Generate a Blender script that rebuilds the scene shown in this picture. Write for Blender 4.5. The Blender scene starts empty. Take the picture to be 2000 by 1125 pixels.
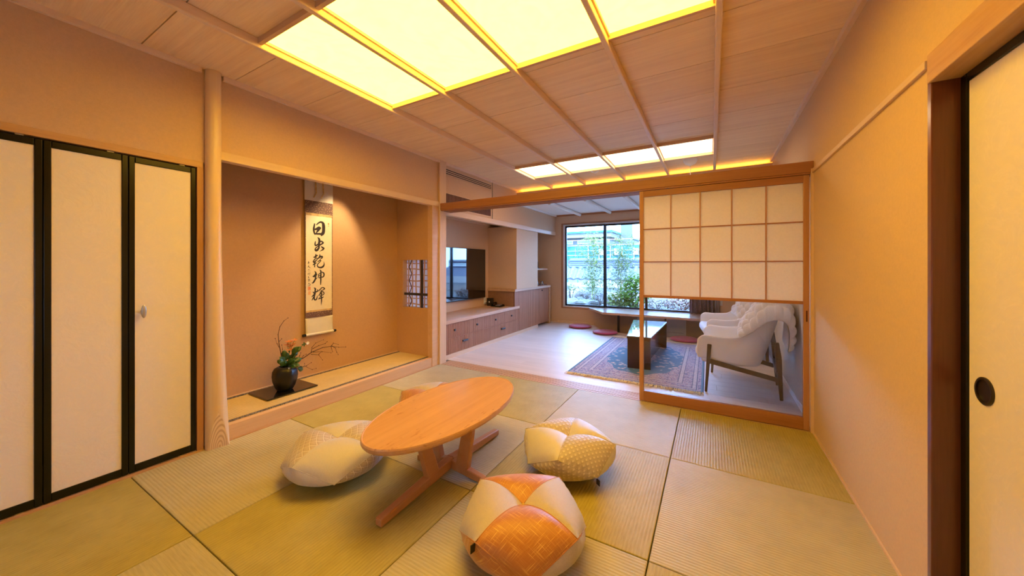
import bpy, bmesh, math, random
from mathutils import Vector, Matrix
random.seed(7)
SKY, SUN, EXPO = 14.5, 4.5, 1.18
LAMPC, LAMP = (1.0, .595, .056), 4.8
LAMPC2, LAMP2 = (1.0, .68, .36), 3.6
LED, SPOT = 6.0, 40.0
R = math.radians
sc = bpy.context.scene
col = sc.collection

# ------------------------------------------------------------------ camera, world, sun, exposure
cam_d = bpy.data.cameras.new('camera'); cam = bpy.data.objects.new('camera', cam_d); col.objects.link(cam)
cam.location = (0, 0, 1.2)
cam.rotation_euler = (math.pi / 2, 0, 0.52)
cam_d.sensor_width = 36.0
cam_d.lens = 680.88 / 2000 * 36
cam_d.shift_y = -(562.5 - 517.7) / 2000
cam_d.clip_start = 0.02
sc.camera = cam

world = bpy.data.worlds.new('sky'); sc.world = world; world.use_nodes = True
bgn = world.node_tree.nodes['Background']
bgn.inputs[0].default_value = (0.26, 0.50, 1.0, 1); bgn.inputs[1].default_value = SKY

sun_d = bpy.data.lights.new('sun', 'SUN'); sun_d.energy = SUN; sun_d.angle = R(0.6); sun_d.color = (1, .95, .86)
sun = bpy.data.objects.new('sun', sun_d); col.objects.link(sun)
sun.rotation_euler = (R(40), 0, R(18))     # shines towards +Y, away from the house

sc.view_settings.view_transform = 'Standard'
sc.view_settings.look = 'None'
sc.view_settings.gamma = 1.0
sc.view_settings.use_curve_mapping = False
sc.view_settings.exposure = EXPO

# ------------------------------------------------------------------ materials
M = {}
def new_mat(name):
    m = bpy.data.materials.new(name); m.use_nodes = True
    nt = m.node_tree; b = nt.nodes['Principled BSDF']
    M[name] = m
    return m, nt, b
def nd(nt, typ, **kw):
    n = nt.nodes.new(typ)
    for k, v in kw.items(): setattr(n, k, v)
    return n
def ramp(nt, stops):
    r = nd(nt, 'ShaderNodeValToRGB'); e = r.color_ramp.elements
    while len(e) < len(stops): e.new(0.5)
    for el, (p, c) in zip(e, stops): el.position = p; el.color = (*c, 1)
    return r
def coords(nt, scale=(1, 1, 1), kind='Object', rnd=0.0):
    tc = nd(nt, 'ShaderNodeTexCoord'); mp = nd(nt, 'ShaderNodeMapping')
    mp.inputs['Scale'].default_value = scale
    nt.links.new(tc.outputs[kind], mp.inputs['Vector'])
    if rnd:
        oi = nd(nt, 'ShaderNodeObjectInfo'); mu = nd(nt, 'ShaderNodeMath', operation='MULTIPLY'); mu.inputs[1].default_value = rnd
        nt.links.new(oi.outputs['Random'], mu.inputs[0]); nt.links.new(mu.outputs[0], mp.inputs['Location'])
    return mp.outputs[0]
def noise(nt, vec, scale, detail=3.0, rough=.5, dist=0.0):
    n = nd(nt, 'ShaderNodeTexNoise'); n.inputs['Scale'].default_value = scale; n.inputs['Detail'].default_value = detail
    n.inputs['Roughness'].default_value = rough; n.inputs['Distortion'].default_value = dist
    nt.links.new(vec, n.inputs['Vector']); return n
def bump(nt, b, h, strength, dist=.01):
    bp = nd(nt, 'ShaderNodeBump'); bp.inputs['Strength'].default_value = strength; bp.inputs['Distance'].default_value = dist
    nt.links.new(h, bp.inputs['Height']); nt.links.new(bp.outputs[0], b.inputs['Normal'])
def math_n(nt, op, a, bb=None):
    n = nd(nt, 'ShaderNodeMath', operation=op)
    for i, v in enumerate((a, bb)):
        if v is None: continue
        if isinstance(v, (int, float)): n.inputs[i].default_value = v
        else: nt.links.new(v, n.inputs[i])
    return n.outputs[0]
def mix_c(nt, fac, a, bb, mode='MIX'):
    n = nd(nt, 'ShaderNodeMix', data_type='RGBA', blend_type=mode)
    for s, v in ((n.inputs[0], fac), (n.inputs[6], a), (n.inputs[7], bb)):
        if isinstance(v, (int, float)): s.default_value = v
        elif isinstance(v, tuple): s.default_value = (*v, 1)
        else: nt.links.new(v, s)
    return n.outputs[2]
def sep(nt, vec):
    s = nd(nt, 'ShaderNodeSeparateXYZ'); nt.links.new(vec, s.inputs[0]); return s.outputs

def plain(name, c, rough=.5, metal=0.0, spec=.5, bumps=None, sheen=0.0, coat=0.0, var=0.0):
    m, nt, b = new_mat(name)
    b.inputs['Base Color'].default_value = (*c, 1); b.inputs['Roughness'].default_value = rough
    b.inputs['Metallic'].default_value = metal; b.inputs['Specular IOR Level'].default_value = spec
    b.inputs['Sheen Weight'].default_value = sheen; b.inputs['Coat Weight'].default_value = coat
    v = coords(nt)
    n = noise(nt, v, bumps[0] if bumps else 40.0)
    if var:
        r = ramp(nt, [(.3, tuple(x * (1 - var) for x in c)), (.7, tuple(min(1, x * (1 + var)) for x in c))])
        nt.links.new(n.outputs[0], r.inputs[0]); nt.links.new(r.outputs[0], b.inputs['Base Color'])
    if bumps: bump(nt, b, n.outputs[0], bumps[1], bumps[2] if len(bumps) > 2 else .004)
    return m
def wood(name, c1, c2, axis, rough=.45, grain=1.0, rnd=0.0, coat=0.0, cross=16.0, along=.8, figure=0.0):
    m, nt, b = new_mat(name)
    s = [cross] * 3; s['XYZ'.index(axis)] = along
    v = coords(nt, tuple(s), rnd=rnd)
    n1 = noise(nt, v, 1.2 * grain, 4, .55, .6)
    n2 = noise(nt, v, 9 * grain, 2, .6)
    f = mix_c(nt, .35, n1.outputs[0], n2.outputs[0])
    r = ramp(nt, [(.30, c2), (.62, c1)])
    nt.links.new(f, r.inputs[0]); cc = r.outputs[0]
    if rnd:
        oi = nd(nt, 'ShaderNodeObjectInfo')
        hv = nd(nt, 'ShaderNodeHueSaturation'); nt.links.new(cc, hv.inputs['Color'])
        mm = nd(nt, 'ShaderNodeMapRange'); mm.inputs[3].default_value = .965; mm.inputs[4].default_value = 1.035
        nt.links.new(oi.outputs['Random'], mm.inputs[0]); nt.links.new(mm.outputs[0], hv.inputs['Value']); cc = hv.outputs[0]
    nt.links.new(cc, b.inputs['Base Color'])
    b.inputs['Roughness'].default_value = rough; b.inputs['Coat Weight'].default_value = coat; b.inputs['Coat Roughness'].default_value = .15
    bump(nt, b, n2.outputs[0], .12, .003)
    return m
def emit(name, c, strength, fibre=0.0):
    m, nt, b = new_mat(name)
    b.inputs['Base Color'].default_value = (*c, 1); b.inputs['Roughness'].default_value = .8
    b.inputs['Emission Color'].default_value = (*c, 1); b.inputs['Emission Strength'].default_value = strength
    if fibre:
        n = noise(nt, coords(nt, (1, 1, 1)), 7, 5, .65, 1.5)
        r = ramp(nt, [(.35, tuple(x * (1 - fibre) for x in c)), (.6, c)])
        nt.links.new(n.outputs[0], r.inputs[0]); nt.links.new(r.outputs[0], b.inputs['Emission Color'])
    return m
def glass(name, tint=(1, 1, 1), gloss=1.0):
    m, nt, b = new_mat(name); nt.nodes.remove(b)
    out = nt.nodes['Material Output']
    tr = nd(nt, 'ShaderNodeBsdfTransparent'); tr.inputs[0].default_value = (*tint, 1)
    gl = nd(nt, 'ShaderNodeBsdfGlossy'); gl.inputs['Roughness'].default_value = .01
    fr = nd(nt, 'ShaderNodeFresnel'); fr.inputs[0].default_value = 1.45
    mx = nd(nt, 'ShaderNodeMixShader')
    fac = math_n(nt, 'MULTIPLY', fr.outputs[0], gloss)
    nt.links.new(fac, mx.inputs[0]); nt.links.new(tr.outputs[0], mx.inputs[1]); nt.links.new(gl.outputs[0], mx.inputs[2])
    nt.links.new(mx.outputs[0], out.inputs[0])
    return m

# plaster and papers
def plaster(name, c, var=.05):
    m, nt, b = new_mat(name)
    v = coords(nt); n = noise(nt, v, 230, 3, .6); n0 = noise(nt, v, 60, 3, .6)
    f = mix_c(nt, .5, n.outputs[0], n0.outputs[0])
    r = ramp(nt, [(.35, tuple(x * (1 - var) for x in c)), (.65, tuple(min(1, x * (1 + var)) for x in c))])
    nt.links.new(f, r.inputs[0]); nt.links.new(r.outputs[0], b.inputs['Base Color'])
    b.inputs['Roughness'].default_value = .85; b.inputs['Specular IOR Level'].default_value = .25
    bump(nt, b, f, .35, .004)
plaster('plaster', (.66, .455, .295))
plaster('plaster_toko_shade', (.60, .37, .20))  # darker copy of the plaster, with the recess shade in its colour
plaster('plaster_gold', (.70, .495, .29), .04)
plaster('plaster_light', (.60, .55, .48), .04)
def washi(name, c, bscale=16.0, bs=.5):
    m, nt, b = new_mat(name)
    v = coords(nt)
    n = noise(nt, v, bscale, 4, .6, 2.5)
    rg = nd(nt, 'ShaderNodeMath', operation='ABSOLUTE'); sb = math_n(nt, 'SUBTRACT', n.outputs[0], .5)
    nt.links.new(sb, rg.inputs[0])
    r = ramp(nt, [(0, c), (.03, tuple(x * .965 for x in c)), (.2, tuple(x * .98 for x in c))])
    nt.links.new(rg.outputs[0], r.inputs[0]); nt.links.new(r.outputs[0], b.inputs['Base Color'])
    b.inputs['Roughness'].default_value = .5
    bump(nt, b, rg.outputs[0], bs, .03); nt.nodes[-1].invert = True
washi('door_paper', (.86, .79, .80), 8.0, .10)
washi('fusuma_paper', (.86, .78, .78), 5, .06)
def translucent(name, c, t=.5):
    m, nt, b = new_mat(name); out = nt.nodes['Material Output']
    b.inputs['Base Color'].default_value = (*c, 1); b.inputs['Roughness'].default_value = .9
    tl = nd(nt, 'ShaderNodeBsdfTranslucent'); tl.inputs[0].default_value = (*c, 1)
    n = noise(nt, coords(nt), 90, 3)
    r = ramp(nt, [(.3, tuple(x * .95 for x in c)), (.7, c)]); nt.links.new(n.outputs[0], r.inputs[0])
    nt.links.new(r.outputs[0], b.inputs['Base Color']); nt.links.new(r.outputs[0], tl.inputs[0])
    mx = nd(nt, 'ShaderNodeMixShader'); mx.inputs[0].default_value = t
    nt.links.new(b.outputs[0], mx.inputs[1]); nt.links.new(tl.outputs[0], mx.inputs[2]); nt.links.new(mx.outputs[0], out.inputs[0])
translucent('shoji_paper', (.88, .80, .64), .26)
translucent('window_paper', (.90, .88, .86), .60)
translucent('leaf_bamboo', (.15, .19, .05), .4)
translucent('leaf_bush', (.09, .16, .012), .4)
translucent('sheer', (.6, .58, .66), .5)

# woods
wood('ceiling_board_wood', (.94, .72, .46), (.80, .56, .33), 'X', .55, 1.0, 7.0, cross=22)
wood('batten', (.86, .66, .50), (.78, .57, .41), 'Y', .5)
wood('batten_x', (.68, .45, .27), (.60, .37, .21), 'X', .5)
wood('pale_y', (.74, .55, .38), (.66, .46, .30), 'Y', .5)
wood('pale_z', (.76, .56, .37), (.68, .48, .30), 'Z', .5)
wood('pillar', (.80, .60, .36), (.74, .52, .29), 'Z', .35, .6)
def cut_grain():
    m, nt, b = new_mat('cut_grain'); v = coords(nt, (1, 1, .30)); s = sep(nt, v)
    n = noise(nt, coords(nt, (4, 4, 2)), 2.0, 2)
    dy = math_n(nt, 'SUBTRACT', s[1], 1.036)
    r = math_n(nt, 'SQRT', math_n(nt, 'ADD', math_n(nt, 'POWER', math_n(nt, 'ABSOLUTE', dy), 2.0), math_n(nt, 'POWER', s[2], 2.0)))
    w = math_n(nt, 'SINE', math_n(nt, 'ADD', math_n(nt, 'MULTIPLY', r, 620.0), math_n(nt, 'MULTIPLY', n.outputs[0], 6.0)))
    rp = ramp(nt, [(.1, (.62, .42, .27)), (.7, (.84, .66, .48))]); nt.links.new(math_n(nt, 'ADD', math_n(nt, 'MULTIPLY', w, .5), .5), rp.inputs[0])
    nt.links.new(rp.outputs[0], b.inputs['Base Color']); b.inputs['Roughness'].default_value = .5
cut_grain()
wood('cedar_x', (.42, .185, .080), (.33, .135, .055), 'X', .45)
wood('cedar_z', (.52, .27, .125), (.42, .20, .09), 'Z', .45)
wood('cedar_y', (.62, .38, .20), (.50, .27, .13), 'Y', .45, .8)
wood('dark_post', (.155, .045, .024), (.095, .026, .014), 'Z', .3, coat=.2)
wood('dark_lintel', (.16, .07, .042), (.11, .045, .027), 'Y', .3)
wood('kamachi', (.72, .48, .28), (.64, .40, .22), 'Y', .4)
wood('floor_wood', (.70, .60, .55), (.60, .51, .46), 'X', .45, 1.0, 9.0, cross=14)
wood('sill_wood', (.62, .42, .30), (.52, .34, .23), 'X', .4)
wood('counter', (.64, .42, .28), (.54, .34, .21), 'Y', .4)
plain('slat_back', (.07, .035, .022), .7)
wood('grille_slat', (.20, .085, .055), (.15, .06, .04), 'Z', .5)
wood('slat', (.46, .225, .125), (.34, .155, .08), 'Z', .5)
wood('cab_panel', (.36, .19, .11), (.28, .14, .08), 'Y', .5)
wood('desk', (.60, .42, .32), (.50, .34, .25), 'X', .22)
wood('table_top', (.64, .37, .19), (.54, .29, .135), 'Y', .35, 1.1, coat=.15, cross=20)
def flecks():
    nt = M['table_top'].node_tree; b = nt.nodes['Principled BSDF']; src = b.inputs['Base Color'].links[0].from_socket
    n = noise(nt, coords(nt, (60, 16, 60)), 1.0, 2, .5); n2 = noise(nt, coords(nt, (6, 1.2, 6)), 1.0, 1)
    f = math_n(nt, 'MULTIPLY', math_n(nt, 'GREATER_THAN', n.outputs[0], .63), math_n(nt, 'GREATER_THAN', n2.outputs[0], .56))
    nt.links.new(mix_c(nt, math_n(nt, 'MULTIPLY', f, .45), src, (.34, .14, .05)), b.inputs['Base Color'])
flecks()
wood('table_leg', (.58, .29, .125), (.50, .23, .09), 'Y', .4)
wood('chair_leg', (.115, .075, .05), (.08, .05, .033), 'Z', .4)
wood('bamboo_bar', (.62, .40, .20), (.5, .3, .14), 'Z', .4)
wood('white_rod', (.88, .86, .82), (.80, .77, .72), 'Y', .5)

# plain ones
plain('void', (.02, .02, .02), .9)
plain('black_frame', (.005, .0045, .005), .25, spec=.35)
plain('black_metal', (.02, .02, .022), .35)
plain('alum_black', (.025, .028, .035), .35, .4)
plain('alum_white', (.75, .77, .80), .4)
plain('steel', (.55, .55, .56), .3, .9)
plain('white_plastic', (.82, .82, .82), .4)
plain('soft_white', (.92, .91, .87), .7)
plain('pull_black', (.018, .010, .008), .3)
plain('lacquer', (.008, .007, .007), .06, coat=.6)
plain('vase_black', (.010, .010, .012), .36, spec=.4, bumps=(30, .15))
plain('screen', (.006, .006, .008), .04, coat=1.0)
plain('burgundy', (.40, .030, .10), .6, bumps=(260, .5, .003), sheen=.3, var=.1)
plain('chair_white', (.90, .89, .90), .75, bumps=(300, .2, .002), sheen=.2)
plain('blanket', (.78, .76, .76), .95, bumps=(120, .6, .006), sheen=.6)
plain('brown_lacquer', (.050, .018, .013), .22, coat=.3)
plain('glossy_sky_tint', (.26, .40, .45), .05, coat=1.0)  # cyan of the reflected sky put into the base colour
plain('curtain', (.17, .145, .19), .7, bumps=(60, .3), var=.35)
plain('twig', (.075, .035, .028), .7)
plain('leaf_green', (.035, .095, .022), .35)
plain('flower_orange', (.62, .20, .05), .6)
plain('flower_white', (.9, .88, .82), .6)
plain('ink', (.030, .022, .020), .6)
plain('seal_red', (.80, .16, .03), .7)
plain('seal_pale', (.86, .42, .16), .7)
plain('scroll_paper', (.84, .74, .52), .8, var=.03)
plain('scroll_cloth', (.72, .66, .52), .6, bumps=(14, .3, .01), var=.04)
plain('scroll_white', (.74, .68, .58), .7)
plain('scroll_gold', (.62, .42, .18), .5, var=.25)
plain('stone', (.15, .145, .135), .9, bumps=(9, .8, .05), var=.25)
plain('gravel', (.115, .11, .10), .95, bumps=(25, .9, .03), var=.3)
plain('kawara', (.045, .055, .085), .28, bumps=(20, .1))
plain('wall_plaster_out', (.075, .085, .10), .9)
plain('wall_white_out', (.24, .24, .235), .9)
plain('building_cream', (.13, .12, .105), .9)
plain('turquoise', (.006, .085, .10), .6, var=.15)
plain('net', (.016, .105, .12), .8, var=.2)
plain('pipe_rust', (.36, .18, .12), .6)
plain('win_dark', (.16, .2, .25), .15)
plain('hill_green', (.04, .05, .055), .95, bumps=(3, .8, .3), var=.3)
plain('culm', (.35, .42, .14), .45)
plain('dry_plant', (.14, .105, .075), .9, var=.3)
plain('red_leaf', (.16, .06, .03), .7)
plain('shrub', (.12, .20, .07), .8)
plain('shade_ivory', (.93, .92, .88), .5)
plain('tan_cord', (.8, .78, .74), .6)
plain('navy_edge', (.04, .12, .26), .9)
plain('fringe', (.86, .72, .48), .95)
plain('gold_tuft', (.55, .36, .12), .5)
glass('window_glass', (.97, .99, 1.0), .9)
glass('door_glass', (.96, .97, .98), 1.2)
emit('lamp_paper', LAMPC, LAMP, .10)
emit('lamp_paper_far', LAMPC2, LAMP2)
emit('led', (1.0, .50, .08), LED)

def tatami(name, axis, c1, c2):
    m, nt, b = new_mat(name)
    v = coords(nt)
    x = sep(nt, v)['XYZ'.index(axis)]
    w = math_n(nt, 'SINE', math_n(nt, 'MULTIPLY', x, 2 * math.pi / .0155))
    s = [260, 260, 40]; s[1 - 'XYZ'.index(axis)] = 18
    n = noise(nt, coords(nt, tuple(s), rnd=5.0), 1.0, 3)
    n2 = noise(nt, coords(nt, rnd=3.0), 7, 2)
    f = math_n(nt, 'ADD', math_n(nt, 'MULTIPLY', n.outputs[0], .6), math_n(nt, 'MULTIPLY', n2.outputs[0], .4))
    f2 = math_n(nt, 'ADD', f, math_n(nt, 'MULTIPLY', w, .05))
    r = ramp(nt, [(.34, c2), (.62, c1)]); nt.links.new(f2, r.inputs[0]); nt.links.new(r.outputs[0], b.inputs['Base Color'])
    b.inputs['Roughness'].default_value = .5; b.inputs['Specular IOR Level'].default_value = .32
    bump(nt, b, w, .25, .0018)
tatami('tatami_sheen_dark', 'X', (.48, .405, .135), (.38, .31, .09))
tatami('tatami_sheen_pale', 'Y', (.53, .47, .31), (.44, .385, .24))  # same straw as the other mats; sheen by rib direction put into paler colour
tatami('tatami_toko', 'Y', (.66, .50, .24), (.56, .41, .18))
def heri():
    m, nt, b = new_mat('heri')
    v = coords(nt, (1, 1, 1)); ck = nd(nt, 'ShaderNodeTexVoronoi'); ck.inputs['Scale'].default_value = 130
    nt.links.new(v, ck.inputs['Vector'])
    r = ramp(nt, [(.35, (.33, .30, .30)), (.5, (.035, .028, .03))]); nt.links.new(ck.outputs[0], r.inputs[0])
    nt.links.new(r.outputs[0], b.inputs['Base Color']); b.inputs['Roughness'].default_value = .7
heri()
def brocade():
    m, nt, b = new_mat('brocade')
    v = coords(nt); vo = nd(nt, 'ShaderNodeTexVoronoi'); vo.inputs['Scale'].default_value = 90
    nt.links.new(v, vo.inputs['Vector'])
    r = ramp(nt, [(.18, (.58, .40, .24)), (.34, (.155, .085, .07))]); nt.links.new(vo.outputs[0], r.inputs[0])
    nt.links.new(r.outputs[0], b.inputs['Base Color']); b.inputs['Roughness'].default_value = .5
brocade()

# cushion cloths: uv of each panel
def cloth(name, kind):
    m, nt, b = new_mat(name)
    uv = coords(nt, kind='UV'); s = sep(nt, uv)
    b.inputs['Roughness'].default_value = .42; b.inputs['Sheen Weight'].default_value = .35; b.inputs['Specular IOR Level'].default_value = .6
    if kind == 'orange':
        a = noise(nt, coords(nt, (3, 85, 1), 'UV'), 1.0, 2, .5, .15); c = noise(nt, coords(nt, (85, 3, 1), 'UV'), 1.0, 2, .5, .15)
        f = math_n(nt, 'MAXIMUM', a.outputs[0], c.outputs[0])
        r = ramp(nt, [(.55, (.50, .19, .04)), (.66, (.66, .33, .075)), (.72, (.92, .62, .20))])
        nt.links.new(f, r.inputs[0]); nt.links.new(r.outputs[0], b.inputs['Base Color']); bump(nt, b, f, .25, .004)
    elif kind == 'cream':
        n = noise(nt, coords(nt, (1, 1, 1), 'UV'), 55, 3, .6, 3.0)
        r = ramp(nt, [(.4, (.52, .44, .40)), (.6, (.63, .55, .51))]); nt.links.new(n.outputs[0], r.inputs[0])
        nt.links.new(r.outputs[0], b.inputs['Base Color']); bump(nt, b, n.outputs[0], .45, .004)
    elif kind == 'satin':
        n = noise(nt, coords(nt, (1, 1, 1), 'UV'), 90, 3, .6, 2.0)
        r = ramp(nt, [(.4, (.58, .53, .54)), (.6, (.68, .64, .66))]); nt.links.new(n.outputs[0], r.inputs[0])
        nt.links.new(r.outputs[0], b.inputs['Base Color']); bump(nt, b, n.outputs[0], .3, .003)
    else:
        k = 24.0 if kind == 'dots' else 20.0
        u = math_n(nt, 'ADD', s[0], s[1]); v = math_n(nt, 'SUBTRACT', s[0], s[1])
        cu = math_n(nt, 'ABSOLUTE', math_n(nt, 'SINE', math_n(nt, 'MULTIPLY', u, k)))
        cv = math_n(nt, 'ABSOLUTE', math_n(nt, 'SINE', math_n(nt, 'MULTIPLY', v, k)))
        f = math_n(nt, 'MULTIPLY', cu, cv) if kind == 'dots' else math_n(nt, 'MINIMUM', cu, cv)
        if kind == 'dots': r = ramp(nt, [(.0, (.50, .42, .37)), (.74, (.52, .44, .39)), (.88, (.74, .67, .60))])
        else: r = ramp(nt, [(.08, (.80, .74, .70)), (.25, (.48, .39, .33)), (.8, (.56, .47, .41))])
        nt.links.new(f, r.inputs[0]); nt.links.new(r.outputs[0], b.inputs['Base Color']); bump(nt, b, f, .4, .004)
for k in ('orange', 'cream', 'satin', 'dots', 'lattice'): cloth('cloth_' + k, k)

def rug_mat():
    m, nt, b = new_mat('rug'); b.inputs['Roughness'].default_value = .95; b.inputs['Sheen Weight'].default_value = .3
    v = coords(nt); s = sep(nt, v)
    ax = math_n(nt, 'ABSOLUTE', s[0]); ay = math_n(nt, 'ABSOLUTE', s[1])
    dx = math_n(nt, 'SUBTRACT', .665, ax); dy = math_n(nt, 'SUBTRACT', 1.085, ay)
    d = math_n(nt, 'MINIMUM', dx, dy)                      # distance to the edge
    vo = nd(nt, 'ShaderNodeTexVoronoi'); vo.inputs['Scale'].default_value = 34; nt.links.new(v, vo.inputs['Vector'])
    vo2 = nd(nt, 'ShaderNodeTexVoronoi'); vo2.inputs['Scale'].default_value = 13; nt.links.new(v, vo2.inputs['Vector'])
    n = noise(nt, v, 30, 2, .5, 2.5)
    fine = ramp(nt, [(.30, (.03, .05, .20)), (.40, (.07, .10, .30)), (.45, (.26, .05, .12)), (.50, (.46, .38, .42)), (.58, (.50, .42, .46)), (.64, (.10, .14, .34)), (.72, (.05, .08, .26))])
    nt.links.new(n.outputs[0], fine.inputs[0])
    field = ramp(nt, [(.14, (.62, .48, .44)), (.20, (.30, .06, .12)), (.26, (.62, .50, .48)), (.33, (.012, .12, .26)), (.8, (.010, .10, .23))])
    wob = math_n(nt, 'ADD', vo2.outputs[0], math_n(nt, 'MULTIPLY', math_n(nt, 'SUBTRACT', n.outputs[0], .5), .55))
    nt.links.new(wob, field.inputs[0])
    # medallion field: an ellipse with scalloped edge
    e = math_n(nt, 'SQRT', math_n(nt, 'ADD', math_n(nt, 'POWER', math_n(nt, 'DIVIDE', ax, .44), 2.0), math_n(nt, 'POWER', math_n(nt, 'DIVIDE', ay, .80), 2.0)))
    ang = math_n(nt, 'ARCTAN2', s[0], s[1])
    e2 = math_n(nt, 'ADD', e, math_n(nt, 'MULTIPLY', math_n(nt, 'SINE', math_n(nt, 'MULTIPLY', ang, 16.0)), .035))
    inside = math_n(nt, 'LESS_THAN', e2, 1.0); centre = math_n(nt, 'LESS_THAN', e2, .30)
    c = mix_c(nt, inside, fine.outputs[0], field.outputs[0]); c = mix_c(nt, centre, c, fine.outputs[0])
    def band(lo, hi, colr, c):
        a = math_n(nt, 'MULTIPLY', math_n(nt, 'GREATER_THAN', d, lo), math_n(nt, 'LESS_THAN', d, hi))
        return mix_c(nt, a, c, colr)
    c = band(.06, .225, fine.outputs[0], c)
    pale = mix_c(nt, .45, fine.outputs[0], (.62, .52, .50))
    c = band(.062, .09, pale, c); c = band(.19, .222, pale, c)
    for lo, hi in ((.052, .060), (.092, .098), (.182, .188), (.224, .232)): c = band(lo, hi, (.05, .06, .15), c)
    c = band(-.1, .018, (.03, .16, .26), c)
    nt.links.new(c, b.inputs['Base Color']); bump(nt, b, n.outputs[0], .4, .004)
rug_mat()

# ------------------------------------------------------------------ geometry helpers
class MB:
    def __init__(s): s.v = []; s.f = []; s.uv = None
    def box(s, x0, x1, y0, y1, z0, z1):
        n = len(s.v)
        s.v += [(x0, y0, z0), (x1, y0, z0), (x1, y1, z0), (x0, y1, z0), (x0, y0, z1), (x1, y0, z1), (x1, y1, z1), (x0, y1, z1)]
        s.f += [tuple(n + i for i in q) for q in ((0, 3, 2, 1), (4, 5, 6, 7), (0, 1, 5, 4), (1, 2, 6, 5), (2, 3, 7, 6), (3, 0, 4, 7))]
        return s
    def prism(s, pts, z0, z1):                 # vertical prism over a counter-clockwise outline
        n = len(s.v); k = len(pts)
        s.v += [(x, y, z0) for x, y in pts] + [(x, y, z1) for x, y in pts]
        s.f += [tuple(range(n + k - 1, n - 1, -1)), tuple(range(n + k, n + 2 * k))]
        s.f += [(n + i, n + (i + 1) % k, n + k + (i + 1) % k, n + k + i) for i in range(k)]
        return s
    def hexa(s, lo, hi):                       # two quads joined
        n = len(s.v); s.v += list(lo) + list(hi); k = len(lo)
        s.f += [tuple(range(n + k - 1, n - 1, -1)), tuple(range(n + k, n + 2 * k))]
        s.f += [(n + i, n + (i + 1) % k, n + k + (i + 1) % k, n + k + i) for i in range(k)]
        return s
    def lathe(s, prof, c=(0, 0, 0), seg=32, lobes=0, amp=0.0, cap=True):
        n = len(s.v)
        for r, z in prof:
            for i in range(seg):
                a = 2 * math.pi * i / seg; q = r * (1 + amp * math.cos(lobes * a)) if lobes else r
                s.v.append((c[0] + q * math.cos(a), c[1] + q * math.sin(a), c[2] + z))
        for j in range(len(prof) - 1):
            for i in range(seg):
                a = n + j * seg + i; b2 = n + j * seg + (i + 1) % seg
                s.f.append((a, b2, b2 + seg, a + seg))
        if cap:
            s.f.append(tuple(range(n + seg - 1, n - 1, -1)))
            m = n + (len(prof) - 1) * seg; s.f.append(tuple(range(m, m + seg)))
        return s
    def tube(s, pts, rad, seg=8):
        pts = [Vector(p) for p in pts]; n = len(s.v); k = len(pts)
        rad = rad if isinstance(rad, (list, tuple)) else [rad] * k
        for i, p in enumerate(pts):
            t = (pts[min(i + 1, k - 1)] - pts[max(i - 1, 0)]).normalized()
            a = t.cross(Vector((0, 0, 1)) if abs(t.z) < .95 else Vector((1, 0, 0))).normalized(); b2 = t.cross(a)
            for j in range(seg):
                w = 2 * math.pi * j / seg
                s.v.append(tuple(p + (a * math.cos(w) + b2 * math.sin(w)) * rad[i]))
        for i in range(k - 1):
            for j in range(seg):
                q = n + i * seg + j; q2 = n + i * seg + (j + 1) % seg
                s.f.append((q, q2, q2 + seg, q + seg))
        s.f.append(tuple(range(n + seg - 1, n - 1, -1))); s.f.append(tuple(range(n + (k - 1) * seg, n + k * seg)))
        return s
    def bar(s, p, q, w, h, w2=None, h2=None, upv=(0, 0, 1)):
        p = Vector(p); q = Vector(q); t = (q - p).normalized(); u = Vector(upv)
        a = t.cross(u).normalized(); b2 = a.cross(t)
        w2 = w if w2 is None else w2; h2 = h if h2 is None else h2
        lo = [tuple(p + a * x * w / 2 + b2 * y * h / 2) for x, y in ((-1, -1), (1, -1), (1, 1), (-1, 1))]
        hi = [tuple(q + a * x * w2 / 2 + b2 * y * h2 / 2) for x, y in ((-1, -1), (1, -1), (1, 1), (-1, 1))]
        return s.hexa(lo, hi)
    def grid(s, fn, nu, nv, close_u=False, uvfn=None):
        n = len(s.v); ku = nu if close_u else nu + 1
        for i in range(ku):
            for j in range(nv + 1): s.v.append(tuple(fn(i / nu, j / nv)))
        if uvfn is not None:
            if s.uv is None: s.uv = [(0, 0)] * n
            for i in range(ku):
                for j in range(nv + 1): s.uv.append(uvfn(i / nu, j / nv))
        for i in range(nu):
            for j in range(nv):
                a = n + (i % ku) * (nv + 1) + j; b2 = n + ((i + 1) % ku) * (nv + 1) + j
                s.f.append((a, b2, b2 + 1, a + 1))
        return s
    def mesh(s, name, m, smooth=False):
        me = bpy.data.meshes.new(name); me.from_pydata(s.v, [], s.f)
        if s.uv is not None:
            ul = me.uv_layers.new(name='UVMap')
            for lp in me.loops: ul.data[lp.index].uv = s.uv[lp.vertex_index]
        bm = bmesh.new(); bm.from_mesh(me); bmesh.ops.recalc_face_normals(bm, faces=bm.faces); bm.to_mesh(me); bm.free()
        me.materials.append(M[m])
        if smooth:
            for p in me.polygons: p.use_smooth = True
        return me

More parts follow.
